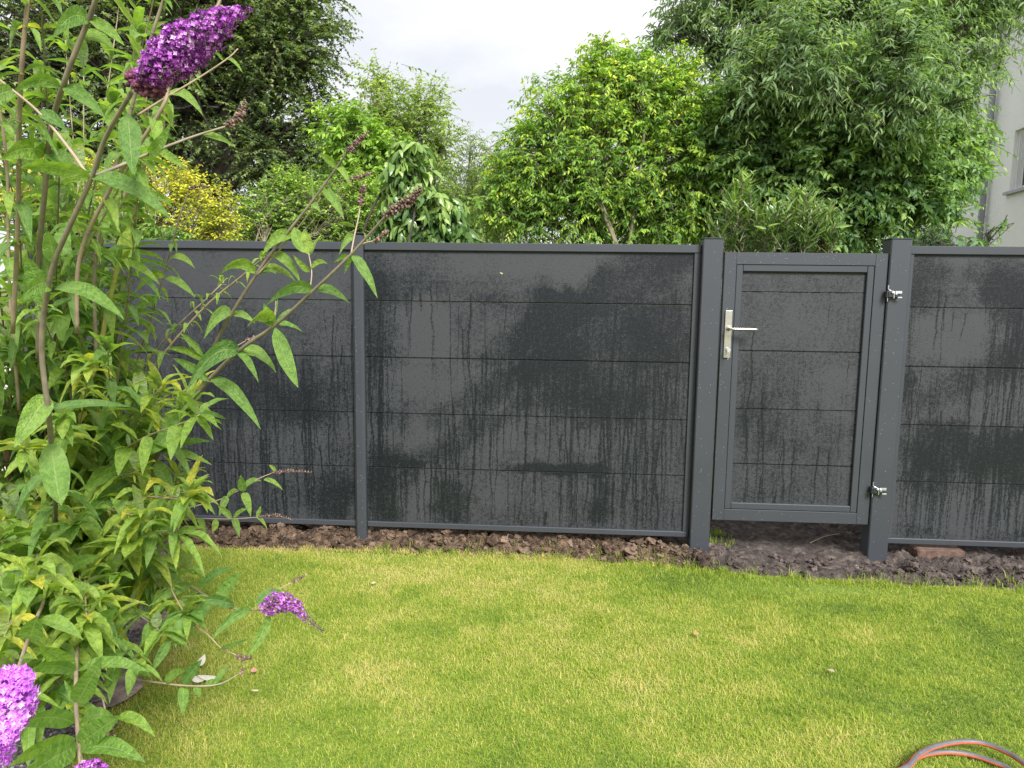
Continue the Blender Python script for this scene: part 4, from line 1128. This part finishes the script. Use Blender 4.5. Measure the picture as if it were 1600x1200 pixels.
root_p = on_ground(120, 985)
bush = thing('butterfly_bush', tuple(root_p), 'tall butterfly bush with long arching leaves and purple flower spikes in the left foreground', 'bush')
FORK = (166, 848, 2.75)
hl_rg = np.random.default_rng(77); MERGE = None
def branch(pts, r0, r1, mat, L=.11, gap=.075, t0=.25, head=None, droop=1.1, seed=0, leaves=True, hand=(), tint=.5, W=.26, smalls=True, name='branch', t1=.97, dl=0.0):
    """one branch with its leaf pairs; pts = (u, v, distance)"""
    rg = np.random.default_rng(seed + 1000)
    P = spline([atd(*p) for p in pts], 7)
    mb = MB(); mb.tube(P, np.linspace(r0, r1, len(P)), 7)
    seg = np.concatenate([[0], np.cumsum(np.linalg.norm(np.diff(P, axis=0), axis=1))]); tot = seg[-1]
    T = unit(np.gradient(P, axis=0))
    lm_ = MB()
    s = tot * t0; k = rg.integers(0, 2); a0 = rg.uniform(0, 3.14)
    while leaves and s < tot * t1:
        p = np.array([np.interp(s, seg, P[:, i]) for i in range(3)]); tg = unit(np.array([np.interp(s, seg, T[:, i]) for i in range(3)]))
        A = unit(np.cross(tg, [.12, .31, .9])); B = np.cross(tg, A)
        a = a0 + (k % 2) * math.pi / 2 + rg.normal(0, .25)
        f_ = s / tot; Lk = L * (1 - .45 * max(0, (f_ - .55) / .45)) * rg.uniform(.75, 1.15)
        mb.tube([p - tg * .004, p, p + tg * .004], [r0 * .9 + (r1 - r0) * f_, (r0 + (r1 - r0) * f_) * 1.45, r0 * .9 + (r1 - r0) * f_], 7, cap=False)
        for sg in (0, math.pi):
            o = A * math.cos(a + sg) + B * math.sin(a + sg)
            d = unit(o * .95 + tg * rg.uniform(.25, .75) + np.array([0, 0, .28]))
            if rg.random() < .94:
                auto_leaf(lm_, p + o * r0 * .6, d, Lk * rg.uniform(.85, 1.1), Lk * W * rg.uniform(.85, 1.15), droop * rg.uniform(.55, 1.25), float(np.clip(tint + rg.normal(0, .14) + (.5 if rg.random() < .02 else 0), 0, 1)), rg, rg.uniform(.2, .5), rg.normal(0, .25))
            if smalls:
                for q in range(1 if rg.random() < .75 else 2):
                    d2 = unit(o * .5 + tg * rg.uniform(.3, 1.0) + rg.normal(0, .4, 3))
                    auto_leaf(lm_, p + o * r0 * .6, d2, Lk * rg.uniform(.22, .42), Lk * W * .3, droop * .6, float(np.clip(tint + .1 + rg.normal(0, .12), 0, 1)), rg, .4)
        s += gap * rg.uniform(.85, 1.15); k += 1
    if leaves and not head:                                      # young leaves at the growing tip
        for q in range(7):
            d = unit(T[-1] * rg.uniform(.3, 1.1) + rg.normal(0, .6, 3) + np.array([0, 0, .35]))
            auto_leaf(lm_, P[-1] - T[-1] * .006 * q, d, L * rg.uniform(.3, .8), L * W * rg.uniform(.4, .75), droop * rg.uniform(.2, .9), float(np.clip(tint + .05 + rg.normal(0, .1), 0, 1)), rg, .35)
    for h in hand:
        hand_leaf(lm_, *h, float(np.clip(tint + hl_rg.normal(0, .10), 0, 1)), hl_rg)
    if MERGE is not None:
        for src, dst in ((mb, MERGE[0]), (lm_, MERGE[1])):
            if not src.n: continue
            for kk in src.f:
                dst.f.setdefault(kk, []).extend([q + dst.n for q in src.f[kk]]); dst.m.setdefault(kk, []).extend(src.m[kk])
            for an_ in src.at: dst.at.setdefault(an_, []).extend(src.at[an_])
            dst.v.extend(src.v); dst.n += src.n
        return None
    o = mb.build(name, mat, bush, smooth=True)
    if lm_.n: lm_.build('foliage', bl, o, smooth=True)
    if head:
        kind, hp_pts, rprof, n = head[:4]
        hm = MB(); hpw = [atd(*p) for p in hp_pts]
        hm2 = spline(hpw, 6)
        if kind == 'spent': panicle(hm, hpw, rprof, n, rg, .0042, 'spent'); hm.tube(hm2, np.linspace(r1, .0008, len(hm2)), 5, tint=.6, cen=0.0); hm.build('spent_flower_spike', spent_m, o)
        else:
            panicle(hm, hpw, rprof, n, rg, head[4] if len(head) > 4 else .0042, 'flower', head[5] if len(head) > 5 else .12)
            hm.tube(hm2, np.linspace(r1, .0008, len(hm2)), 5, tint=.1, cen=0.0)
            hm.build('flower_spike', petal_l if kind == 'pale' else petal_m, o)
    return o
HP = math.pi
# main diagonal branch crossing the fence panel, ends in a brown spent spike
branch([FORK, (195, 790, 2.6), (250, 705, 2.35), (285, 645, 2.2), (330, 590, 2.05), (375, 547, 1.95), (430, 508, 1.85), (492, 452, 1.75), (548, 398, 1.68), (605, 335, 1.6)], .0085, .0028, stem_y,
       leaves=False, head=('spent', [(603, 337, 1.6), (625, 322, 1.58), (643, 312, 1.57), (656, 293, 1.56)], [.009, .012, .010, .005], 260), tint=.42, hand=(
    (430, 512, 466, 606, -14, 1.85, 1.78, 30, .15), (428, 506, 385, 512, 36, 1.85, 1.7, 22, .7), (432, 508, 474, 520, 12, 1.85, 1.9, 9, .9),
    (492, 452, 546, 474, 16, 1.75, 1.8, 17, .6), (488, 455, 415, 478, 34, 1.76, 1.6, 22, .6), (550, 398, 590, 466, 12, 1.68, 1.66, 20, .5), (548, 400, 538, 428, 4, 1.68, 1.7, 9, .6),
    (372, 551, 290, 612, 52, 1.95, 1.8, 34, .4), (376, 553, 432, 583, 32, 1.95, 2.0, 22, .5), (372, 552, 404, 598, 16, 1.95, 1.9, 15, .5), (372, 548, 345, 530, 6, 1.95, 1.9, 16, .3),
    (330, 592, 408, 672, 30, 2.05, 1.95, 26, .3), (328, 596, 270, 560, 10, 2.05, 2.1, 18, .6), (285, 650, 355, 655, 12, 2.2, 2.1, 14, .7), (285, 648, 230, 712, -8, 2.2, 2.0, 36, .2),
    (250, 706, 332, 727, 12, 2.35, 2.3, 15, .7), (250, 706, 330, 690, 14, 2.35, 2.3, 16, .6), (240, 722, 120, 768, 18, 2.35, 2.0, 34, .5), (232, 740, 110, 830, 22, 2.4, 1.95, 46, .3),
    (245, 722, 270, 775, 0, 2.35, 2.25, 26, .2), (262, 690, 300, 750, 14, 2.3, 2.3, 16, .4), (208, 778, 280, 852, 26, 2.5, 2.2, 34, .3)))
# side twig with a spent spike standing before the slim post
branch([(548, 400, 1.68), (553, 372, 1.69), (560, 340, 1.7), (563, 318, 1.7)], .0022, .0015, stem_p, leaves=False, tint=.55,
       head=('spent', [(562, 322, 1.7), (566, 300, 1.7), (567, 288, 1.7)], [.006, .007, .003], 70), hand=((553, 372, 530, 398, 22, 1.69, 1.66, 14, .4), (556, 355, 525, 350, 8, 1.7, 1.7, 7, .7)))
branch([(500, 445, 1.74), (530, 418, 1.74), (562, 384, 1.73), (590, 375, 1.72)], .0025, .0015, stem_p, leaves=False, tint=.6,
       head=('spent', [(585, 378, 1.72), (598, 368, 1.71), (606, 362, 1.7)], [.005, .006, .003], 60), hand=((545, 402, 522, 410, 8, 1.74, 1.7, 10, .5), (575, 378, 568, 362, 3, 1.73, 1.73, 5, .3)))
# second diagonal
branch([FORK, (225, 745, 2.75), (275, 660, 2.6), (322, 565, 2.4), (358, 497, 2.3), (403, 425, 2.2), (440, 375, 2.15), (485, 318, 2.1), (520, 270, 2.05), (545, 235, 2.0)], .0075, .0028, stem_y, leaves=False, tint=.55,
       head=('spent', [(543, 238, 2.0), (558, 222, 2.0), (576, 206, 2.0)], [.007, .009, .003], 130), hand=(
    (400, 428, 340, 432, 40, 2.2, 2.1, 20, .6), (405, 428, 462, 440, 26, 2.2, 2.25, 16, .7), (404, 428, 432, 428, 12, 2.2, 2.2, 8, .8), (425, 400, 470, 442, 26, 2.18, 2.18, 20, .4),
    (362, 490, 318, 530, 34, 2.3, 2.2, 24, .3), (362, 492, 398, 505, 12, 2.3, 2.3, 14, .5), (322, 565, 258, 545, 16, 2.4, 2.4, 14, .6), (320, 560, 280, 520, 12, 2.4, 2.4, 12, .6),
    (455, 372, 410, 398, 30, 2.15, 2.1, 24, .2), (460, 355, 478, 395, -16, 2.12, 2.1, 24, .1), (486, 318, 500, 330, 4, 2.1, 2.1, 12, .2), (505, 298, 538, 344, 16, 2.08, 2.05, 19, .3), (525, 262, 498, 240, 8, 2.04, 2.0, 14, .3),
    (526, 262, 548, 292, 14, 2.04, 2.0, 13, .3), (490, 315, 487, 258, -3, 2.1, 2.1, 4, .5), (486, 300, 470, 290, 8, 2.1, 2.1, 5, .5)))
branch([(486, 318, 2.1), (505, 292, 2.08), (520, 285, 2.08), (540, 282, 2.07)], .002, .0012, stem_y, leaves=False, head=('spent', [(538, 282, 2.07), (560, 278, 2.06), (582, 270, 2.05)], [.005, .007, .003], 90))
branch([(400, 432, 2.2), (450, 375, 2.16), (500, 312, 2.12), (508, 300, 2.1)], .003, .0018, stem_p, leaves=False, head=('spent', [(503, 308, 2.1), (512, 298, 2.1)], [.006, .004], 40))
# twigs before the dark fence between them
branch([(484, 455, 1.77), (487, 425, 1.78), (482, 395, 1.8)], .0018, .0012, stem_p, leaves=False, tint=.65, hand=((484, 425, 458, 398, -3, 1.78, 1.75, 12, .3), (486, 420, 512, 412, 14, 1.78, 1.76, 10, .3), (483, 398, 475, 358, 4, 1.8, 1.8, 22, .2), (483, 400, 496, 372, 3, 1.8, 1.8, 8, .4)))
branch([(428, 508, 1.86), (430, 485, 1.86), (431, 470, 1.86)], .0018, .001, stem_p, leaves=False, tint=.5, hand=((428, 506, 412, 474, -2, 1.86, 1.84, 20, .2), (430, 495, 434, 466, 0, 1.86, 1.86, 5, .3), (432, 505, 460, 482, 8, 1.86, 1.86, 8, .4), (428, 508, 412, 504, 3, 1.86, 1.8, 10, .3)))
branch([(340, 560, 2.1), (362, 545, 2.1), (385, 532, 2.1)], .0018, .0012, stem_p, leaves=False, head=('spent', [(383, 533, 2.1), (395, 528, 2.1), (408, 523, 2.1)], [.004, .005, .002], 40))
# pale inner stems
branch([(120, 800, 2.9), (170, 670, 2.7), (250, 560, 2.6), (320, 480, 2.5), (380, 430, 2.4), (415, 400, 2.3)], .0045, .003, stem_p, L=.095, gap=.085, t0=.35, seed=3, tint=.6)
branch([(130, 800, 3.0), (175, 660, 2.9), (250, 540, 2.8), (330, 460, 2.7), (350, 440, 2.7)], .004, .0022, stem_p, L=.085, gap=.085, t0=.3, seed=4, tint=.65)
branch([(150, 760, 2.9), (195, 620, 2.8), (235, 500, 2.65), (262, 405, 2.5), (282, 335, 2.4), (297, 293, 2.35)], .0045, .0022, stem_p, leaves=True, L=.10, gap=.10, t0=.35, seed=5, tint=.6, droop=1.3,
       head=('spent', [(296, 296, 2.35), (305, 291, 2.35), (325, 292, 2.34)], [.004, .005, .003], 60), t1=.9,
       hand=((262, 408, 305, 420, 24, 2.5, 2.45, 13, .6), (258, 432, 210, 458, 26, 2.52, 2.45, 16, .5), (258, 435, 305, 465, 14, 2.52, 2.5, 15, .5), (245, 470, 205, 490, 16, 2.6, 2.5, 16, .4)))
branch([(120, 640, 2.2), (150, 570, 2.15), (165, 500, 2.1), (176, 450, 2.05), (186, 412, 2.0)], .0075, .0058, stem_l, L=.12, gap=.09, t0=.2, seed=6, tint=.68, droop=1.2,
       hand=((186, 412, 250, 445, 22, 2.0, 1.95, 16, .6), (183, 412, 130, 380, 16, 2.0, 2.0, 15, .6), (190, 405, 202, 352, 0, 2.0, 2.0, 26, .2)))
# the branch of the big purple spike and its neighbours
branch([(60, 1000, 2.6), (85, 850, 2.1), (80, 690, 1.55), (66, 560, 1.42), (70, 480, 1.36), (85, 410, 1.3), (115, 340, 1.24), (142, 280, 1.2), (165, 215, 1.15), (205, 145, 1.08)], .0062, .0034, stem_y, leaves=True, L=.14, gap=.13, t0=.3, t1=.6, seed=8, droop=1.3,
       tint=.42, head=('flower', [(226, 122, 1.06), (262, 95, 1.04), (300, 62, 1.03), (345, 32, 1.02), (392, 13, 1.01)], [.015, .027, .032, 0.030, .024, .013, .004], 1350, .0044, .08), hand=(
    (200, 178, 207, 272, -8, 1.1, 1.06, 40, .1), (142, 280, 30, 262, 20, 1.2, 1.1, 30, .5), (142, 278, 270, 345, 36, 1.2, 1.1, 32, .5), (146, 280, 245, 322, 16, 1.2, 1.25, 20, .6),
    (80, 690, 96, 790, -30, 1.55, 1.45, 50, .1), (76, 618, 22, 700, 10, 1.48, 1.4, 44, .1), (70, 480, 40, 400, 20, 1.36, 1.3, 36, .3), (75, 640, 205, 636, 14, 1.5, 1.5, 16, .7),
    (85, 412, 75, 360, 8, 1.3, 1.25, 30, .3), (90, 400, 105, 345, -8, 1.3, 1.3, 34, .2), (85, 452, 195, 500, 36, 1.35, 1.3, 30, .5), (82, 445, 30, 470, 24, 1.35, 1.25, 34, .4)))
wmb = MB(); panicle(wmb, [atd(206, 124, 1.07), atd(228, 130, 1.065), atd(252, 140, 1.06)], [.011, .018, .012], 330, np.random.default_rng(5), .005, 'spent')
wmb.build('withered_flower_spike', spentp_m, bush)
branch([(140, 278, 1.2), (180, 262, 1.22), (232, 240, 1.25), (300, 214, 1.3), (358, 196, 1.32)], .0032, .0018, stem_y, leaves=False, tint=.5,
       head=('spent', [(355, 197, 1.32), (372, 185, 1.32), (383, 160, 1.32)], [.005, .007, .003], 110), hand=((315, 210, 368, 230, 10, 1.31, 1.35, 12, .5), (232, 240, 268, 190, -20, 1.25, 1.2, 22, .4), (245, 236, 292, 268, 10, 1.26, 1.3, 16, .4)))
branch([(142, 282, 1.2), (110, 235, 1.2), (60, 175, 1.2), (0, 125, 1.2)], .003, .0018, stem_p, leaves=False, tint=.45, hand=((60, 176, 105, 205, 10, 1.2, 1.2, 24, .3), (20, 140, -40, 180, 14, 1.2, 1.1, 30, .3)))
branch([(215, 180, 1.5), (255, 155, 1.5), (310, 122, 1.5), (355, 92, 1.5), (372, 76, 1.5)], .0025, .0013, stem_p, leaves=False, tint=.6, hand=(
    (262, 150, 318, 182, 34, 1.5, 1.5, 18, .5), (310, 122, 305, 100, 2, 1.5, 1.5, 10, .3), (308, 122, 312, 126, 2, 1.5, 1.5, 8, .3), (350, 96, 332, 80, 8, 1.5, 1.5, 6, .5), (352, 92, 380, 115, 14, 1.5, 1.5, 7, .5)))
branch([(120, 520, 1.8), (125, 400, 1.7), (175, 290, 1.6), (215, 230, 1.55), (255, 165, 1.5), (270, 120, 1.5), (330, 30, 1.45), (350, -20, 1.45)], .005, .003, stem_p, L=.10, gap=.11, t0=.3, seed=10, tint=.5, droop=1.2)
branch([(60, 560, 1.9), (60, 420, 1.75), (70, 300, 1.6), (80, 200, 1.5), (105, 115, 1.4), (138, 32, 1.35), (160, -30, 1.3)], .0065, .0045, stem_y, leaves=False, tint=.42, hand=(
    (138, 32, 80, 62, 40, 1.35, 1.25, 34, .3), (140, 30, 195, 72, 10, 1.35, 1.35, 22, .4), (95, 138, 15, 150, 40, 1.42, 1.35, 24, .5), (98, 135, 165, 185, 14, 1.42, 1.4, 28, .3), (130, 60, 180, 80, 22, 1.37, 1.4, 22, .6),
    (72, 240, 0, 250, 26, 1.55, 1.45, 40, .3), (72, 240, 125, 290, 26, 1.55, 1.5, 34, .3)))
branch([(20, 520, 1.8), (28, 350, 1.65), (30, 200, 1.5), (35, 90, 1.4), (46, -20, 1.35)], .0055, .004, stem_p, L=.13, gap=.10, t0=.3, seed=12, tint=.45, droop=1.2)
branch([(150, 560, 2.0), (150, 400, 1.9), (190, 230, 1.75), (230, 80, 1.65), (262, -20, 1.6)], .005, .0035, stem_y, L=.12, gap=.10, t0=.3, seed=13, tint=.48, droop=1.2)
branch([(30, 640, 2.1), (15, 450, 1.95), (10, 250, 1.8), (-15, 100, 1.7)], .005, .003, stem_p, L=.12, gap=.09, t0=.2, seed=14, tint=.5)
branch([(110, 620, 2.3), (130, 450, 2.2), (200, 300, 2.1), (250, 220, 2.05), (262, 150, 2.0), (300, 60, 1.95)], .0045, .0025, stem_p, L=.10, gap=.09, t0=.2, seed=15, tint=.55)
# low branches over the soil and the lawn
branch([(180, 840, 2.7), (240, 808, 2.75), (300, 792, 2.8), (350, 778, 2.85), (400, 750, 2.85), (428, 738, 2.85)], .0035, .0016, stem_p, leaves=False, tint=.6,
       head=('spent', [(426, 739, 2.85), (450, 736, 2.85), (486, 738, 2.85)], [.005, .007, .003], 110), hand=(
    (325, 785, 297, 757, 18, 2.82, 2.8, 14, .3), (380, 768, 376, 742, 0, 2.85, 2.8, 16, .2), (380, 766, 408, 752, 16, 2.85, 2.85, 11, .5), (380, 770, 392, 808, 10, 2.85, 2.8, 16, .2), (355, 776, 342, 808, 8, 2.85, 2.8, 14, .2),
    (355, 778, 372, 765, 8, 2.85, 2.85, 8, .5), (412, 750, 442, 766, 10, 2.85, 2.85, 9, .5), (432, 738, 420, 727, 5, 2.85, 2.85, 7, .3), (300, 792, 305, 775, 0, 2.8, 2.8, 12, .2)))
branch([(180, 845, 2.7), (240, 812, 2.7), (300, 810, 2.7), (360, 811, 2.7), (405, 808, 2.7)], .003, .0014, stem_p, leaves=False, tint=.62,
       head=('spent', [(405, 808, 2.7), (430, 805, 2.7), (457, 813, 2.7)], [.004, .006, .003], 90), hand=(
    (310, 810, 322, 838, 8, 2.7, 2.65, 12, .2), (338, 811, 332, 832, -3, 2.7, 2.65, 13, .2), (365, 811, 374, 840, 8, 2.7, 2.65, 13, .2), (362, 810, 340, 790, 4, 2.7, 2.7, 12, .3), (400, 808, 418, 828, 10, 2.7, 2.7, 7, .4), (402, 808, 408, 790, 0, 2.7, 2.7, 8, .3), (365, 810, 388, 795, 8, 2.7, 2.7, 8, .4)))
branch([(140, 870, 2.6), (200, 880, 2.45), (250, 893, 2.3), (300, 918, 2.15), (345, 944, 2.0), (380, 953, 1.95), (415, 953, 1.9)], .0042, .002, stem_y, leaves=False, tint=.45,
       head=('flower', [(416, 950, 1.9), (436, 941, 1.88), (458, 945, 1.87), (478, 966, 1.86), (503, 986, 1.85)], [.020, .027, .024, .018, .012, .009, .004], 620, .0046, .28), hand=(
    (250, 893, 155, 925, 26, 2.3, 2.0, 30, .3), (250, 893, 248, 968, -4, 2.3, 2.2, 34, .1), (300, 915, 232, 948, 14, 2.15, 2.0, 20, .4), (340, 935, 378, 893, 2, 2.02, 2.0, 26, .2), (312, 918, 365, 888, 16, 2.1, 2.1, 16, .4),
    (366, 948, 298, 945, 20, 1.96, 1.9, 20, .5), (330, 942, 265, 1005, 6, 2.05, 1.9, 24, .3), (265, 1000, 236, 1052, 4, 1.92, 1.9, 18, .3), (392, 952, 330, 1000, 20, 1.93, 1.85, 20, .4), (422, 962, 386, 1026, -8, 1.9, 1.85, 20, .4),
    (402, 945, 440, 922, 10, 1.92, 1.95, 22, .3), (396, 950, 390, 932, 0, 1.92, 1.9, 9, .3), (345, 1012, 390, 996, -6, 2.0, 1.95, 8, .6)))
branch([(402, 948, 1.92), (430, 925, 1.95), (455, 910, 1.97)], .0016, .001, stem_p, leaves=False, head=('spent', [(455, 910, 1.97), (466, 905, 1.98), (478, 899, 1.98)], [.003, .004, .002], 25))
branch([(300, 975, 2.0), (325, 992, 2.0), (345, 1012, 2.0), (370, 1024, 2.0)], .002, .0012, stem_p, leaves=False, head=('spent', [(368, 1024, 2.0), (380, 1029, 2.0), (392, 1028, 2.0)], [.004, .007, .003], 60))
branch([(130, 1010, 2.1), (200, 1055, 1.85), (258, 1068, 1.75), (310, 1072, 1.7), (345, 1068, 1.7), (375, 1052, 1.7)], .003, .0012, stem_p, leaves=False, tint=.42, head=('spent', [(374, 1054, 1.7), (382, 1044, 1.7)], [.003, .003], 14), hand=(
    (258, 1068, 290, 1048, 12, 1.75, 1.7, 18, .3), (286, 1070, 316, 1030, 4, 1.73, 1.7, 22, .2), (286, 1070, 286, 1118, 0, 1.73, 1.7, 20, .1), (305, 1072, 312, 1090, 3, 1.7, 1.7, 14, .2), (335, 1070, 360, 1042, 10, 1.7, 1.7, 12, .3), (320, 1070, 355, 1068, 3, 1.7, 1.75, 14, .5),
    (200, 1055, 232, 1058, 12, 1.85, 1.8, 16, .6), (190, 1050, 160, 1075, 10, 1.85, 1.7, 22, .3)))
branch([(120, 960, 2.4), (170, 945, 2.2), (215, 960, 2.0), (255, 990, 1.9)], .003, .0016, stem_y, L=.15, gap=.075, t0=.2, seed=41, tint=.6, droop=.7, W=.28)
branch([(90, 1000, 2.3), (140, 985, 2.0), (185, 1010, 1.8), (215, 1040, 1.7)], .003, .0016, stem_y, L=.15, gap=.075, t0=.2, seed=42, tint=.55, droop=.7, W=.28)
branch([(80, 1010, 2.3), (110, 1030, 1.8), (70, 1090, 1.5), (40, 1110, 1.4)], .003, .0016, stem_y, L=.14, gap=.07, t0=.3, seed=43, tint=.55, droop=.8, W=.28)
# front branches at the lower left, big leaves near the lens
branch([(118, 960, 2.0), (120, 1000, 1.7), (119, 1050, 1.45), (119, 1100, 1.3), (122, 1150, 1.2), (128, 1215, 1.1)], .0048, .0032, stem_p, leaves=False, tint=.46, hand=(
    (119, 1098, 160, 1025, -6, 1.3, 1.2, 40, .1), (119, 1098, 100, 1062, 2, 1.3, 1.3, 10, .6), (122, 1100, 150, 1108, 6, 1.3, 1.3, 10, .6), (116, 1130, 20, 1138, 26, 1.25, 1.1, 34, .4), (124, 1130, 180, 1122, 20, 1.25, 1.15, 24, .5), (180, 1122, 243, 1152, 24, 1.2, 1.15, 22, .5),
    (118, 1050, 35, 1052, 22, 1.45, 1.3, 24, .6), (122, 1165, 190, 1118, 4, 1.18, 1.1, 44, .2), (118, 1165, 12, 1198, 26, 1.18, 1.05, 36, .4), (126, 1172, 228, 1192, 26, 1.15, 1.1, 34, .5), (120, 1165, 20, 1230, 10, 1.15, 1.0, 50, .3), (114, 1048, 60, 1010, 10, 1.45, 1.35, 34, .3), (122, 1048, 232, 1050, 26, 1.45, 1.4, 24, .6)))
branch([(78, 905, 2.0), (68, 940, 1.7), (55, 970, 1.4), (40, 1010, 1.2), (27, 1050, 1.0)], .0042, .0028, stem_p, leaves=False, tint=.55,
       head=('pale', [(26, 1052, .98), (15, 1085, .96), (10, 1120, .95), (6, 1155, .94), (6, 1190, .94)], [.018, .029, .032, .028, .020, .013, .008], 1300, .0048, .22), hand=(
    (78, 905, 74, 835, 6, 2.0, 1.9, 30, .2), (76, 908, 58, 975, -8, 1.9, 1.7, 32, .2), (78, 908, 160, 868, 14, 1.95, 1.8, 30, .3), (72, 928, 162, 925, 16, 1.8, 1.7, 24, .4), (72, 930, 0, 915, 4, 1.8, 1.6, 24, .5),
    (46, 1000, 58, 962, 0, 1.25, 1.2, 42, .1), (30, 1030, 0, 1020, 12, 1.05, 1.0, 10, .6), (32, 1028, 56, 1030, 6, 1.05, 1.0, 10, .6), (76, 860, 16, 820, 4, 2.0, 1.8, 36, .2), (74, 880, 0, 905, 14, 2.0, 1.8, 34, .2),
    (124, 1005, 185, 948, 4, 1.8, 1.6, 44, .2), (60, 968, 130, 1000, 16, 1.5, 1.45, 26, .5)))
branch([(160, 1090, 1.35), (172, 1140, 1.25), (180, 1150, 1.22)], .0016, .001, stem_p, leaves=False, head=('spent', [(150, 1165, 1.25), (170, 1145, 1.23), (182, 1125, 1.22)], [.003, .005, .003], 40))
branch([(120, 1165, 1.25), (130, 1190, 1.1), (138, 1205, .98)], .002, .0015, stem_p, leaves=False, head=('flower', [(122, 1210, .95), (142, 1203, .94), (165, 1220, .93)], [.008, .013, .010], 220, .0045, .1))
# thick old wood at the foot
for pts, r in (([(120, 985, 2.93), (118, 900, 2.85), (140, 865, 2.8), (168, 846, 2.75)], .016), ([(168, 848, 2.75), (190, 800, 2.7), (205, 770, 2.65)], .011), ([(95, 990, 2.9), (80, 880, 2.8), (60, 780, 2.6)], .013), ([(60, 990, 2.8), (30, 860, 2.6), (10, 700, 2.3)], .012), ([(130, 985, 2.95), (165, 880, 2.85), (172, 780, 2.9)], .012)):
    P = spline([atd(*p) for p in pts], 7); P[0][2] = -.02
    MB().tube(P, np.linspace(r, r * .7, len(P)), 9).build('old_stem', stem_b, bush, smooth=True)
# the leafy mass in the middle of the bush
arng = np.random.default_rng(99)
targets = []
for k in range(104):
    v = arng.uniform(460, 1060); u = arng.uniform(-90, 250 if v > 560 else 190)
    if 600 < v < 820 and arng.random() < .5: u = arng.uniform(170, 315)
    if v > 950: u = arng.uniform(-90, 130)
    d = arng.uniform(1.7, 2.8) if v < 900 else arng.uniform(1.5, 2.2)
    targets.append((u, v, d))
for k in range(26):
    targets.append((arng.uniform(-40, 170), arng.uniform(930, 1120), arng.uniform(1.35, 1.9)))
for k in range(44):                                              # low shoots that hide the foot of the bush
    targets.append((arng.uniform(40, 300), arng.uniform(760, 985), arng.uniform(1.8, 2.6)))
for k in range(30):                                              # taller shoots that leave the frame at the top
    targets.append((arng.uniform(-90, 250), arng.uniform(-60, 400), arng.uniform(1.5, 2.5)))
MERGE = None
for k, (u, v, d) in enumerate(sorted(targets, key=lambda q: q[2])):
    bx = arng.uniform(20, 150)
    mid = ((bx + u) / 2 + arng.normal(0, 20), max(v, (930 + v) / 2 - 60) if v < 860 else (860 + v) / 2 - 30, (2.7 + d) / 2)
    if k == 56: MERGE = (MB(), MB())
    branch([(bx, 940, 2.75), mid, (u, v, d)], .0038, .0016, stem_p if arng.random() < .5 else stem_y, L=arng.uniform(.13, .19), gap=.10, t0=.28, seed=200 + k,
           tint=arng.uniform(.52, .86) if v > 560 else arng.uniform(.38, .58), droop=arng.uniform(.35, 1.2), W=.31, t1=1.0)
inner = tag(MERGE[0].build('inner_twigs', stem_p, bush, smooth=True), kind='stuff')
tag(MERGE[1].build('inner_foliage', bl, inner, smooth=True), kind='stuff')

# red and yellow ornamental grass standing behind the bush
rg_ = thing('ornamental_grass', tuple(on_ground(100, 880)), 'tuft of red and yellowish ornamental grass behind the bush, before the fence', 'grass tuft')
redm = simple('red_blade', (.30, .03, .05), .6, 0, .3, 30); yelm = simple('yellow_blade', (.45, .40, .06), .6, 0, .3, 30)
for nm, mt, n_, sd_ in (('red_blade', redm, 26, 5), ('yellow_blade', yelm, 14, 9)):
    r_ = np.random.default_rng(sd_); mb = MB(); g0 = on_ground(100, 880)
    for k in range(n_):
        a = g0 + np.array([r_.normal(0, .07), r_.normal(0, .05), 0]); h = r_.uniform(.5, .85)
        e = a + np.array([r_.normal(0, .09), r_.normal(0, .05), h])
        mb.tube(spline([a, (a + e) / 2 + np.array([r_.normal(0, .01), 0, 0]), e], 4), np.linspace(.003, .001, 9), 4)
    mb.build(nm, mt, rg_)
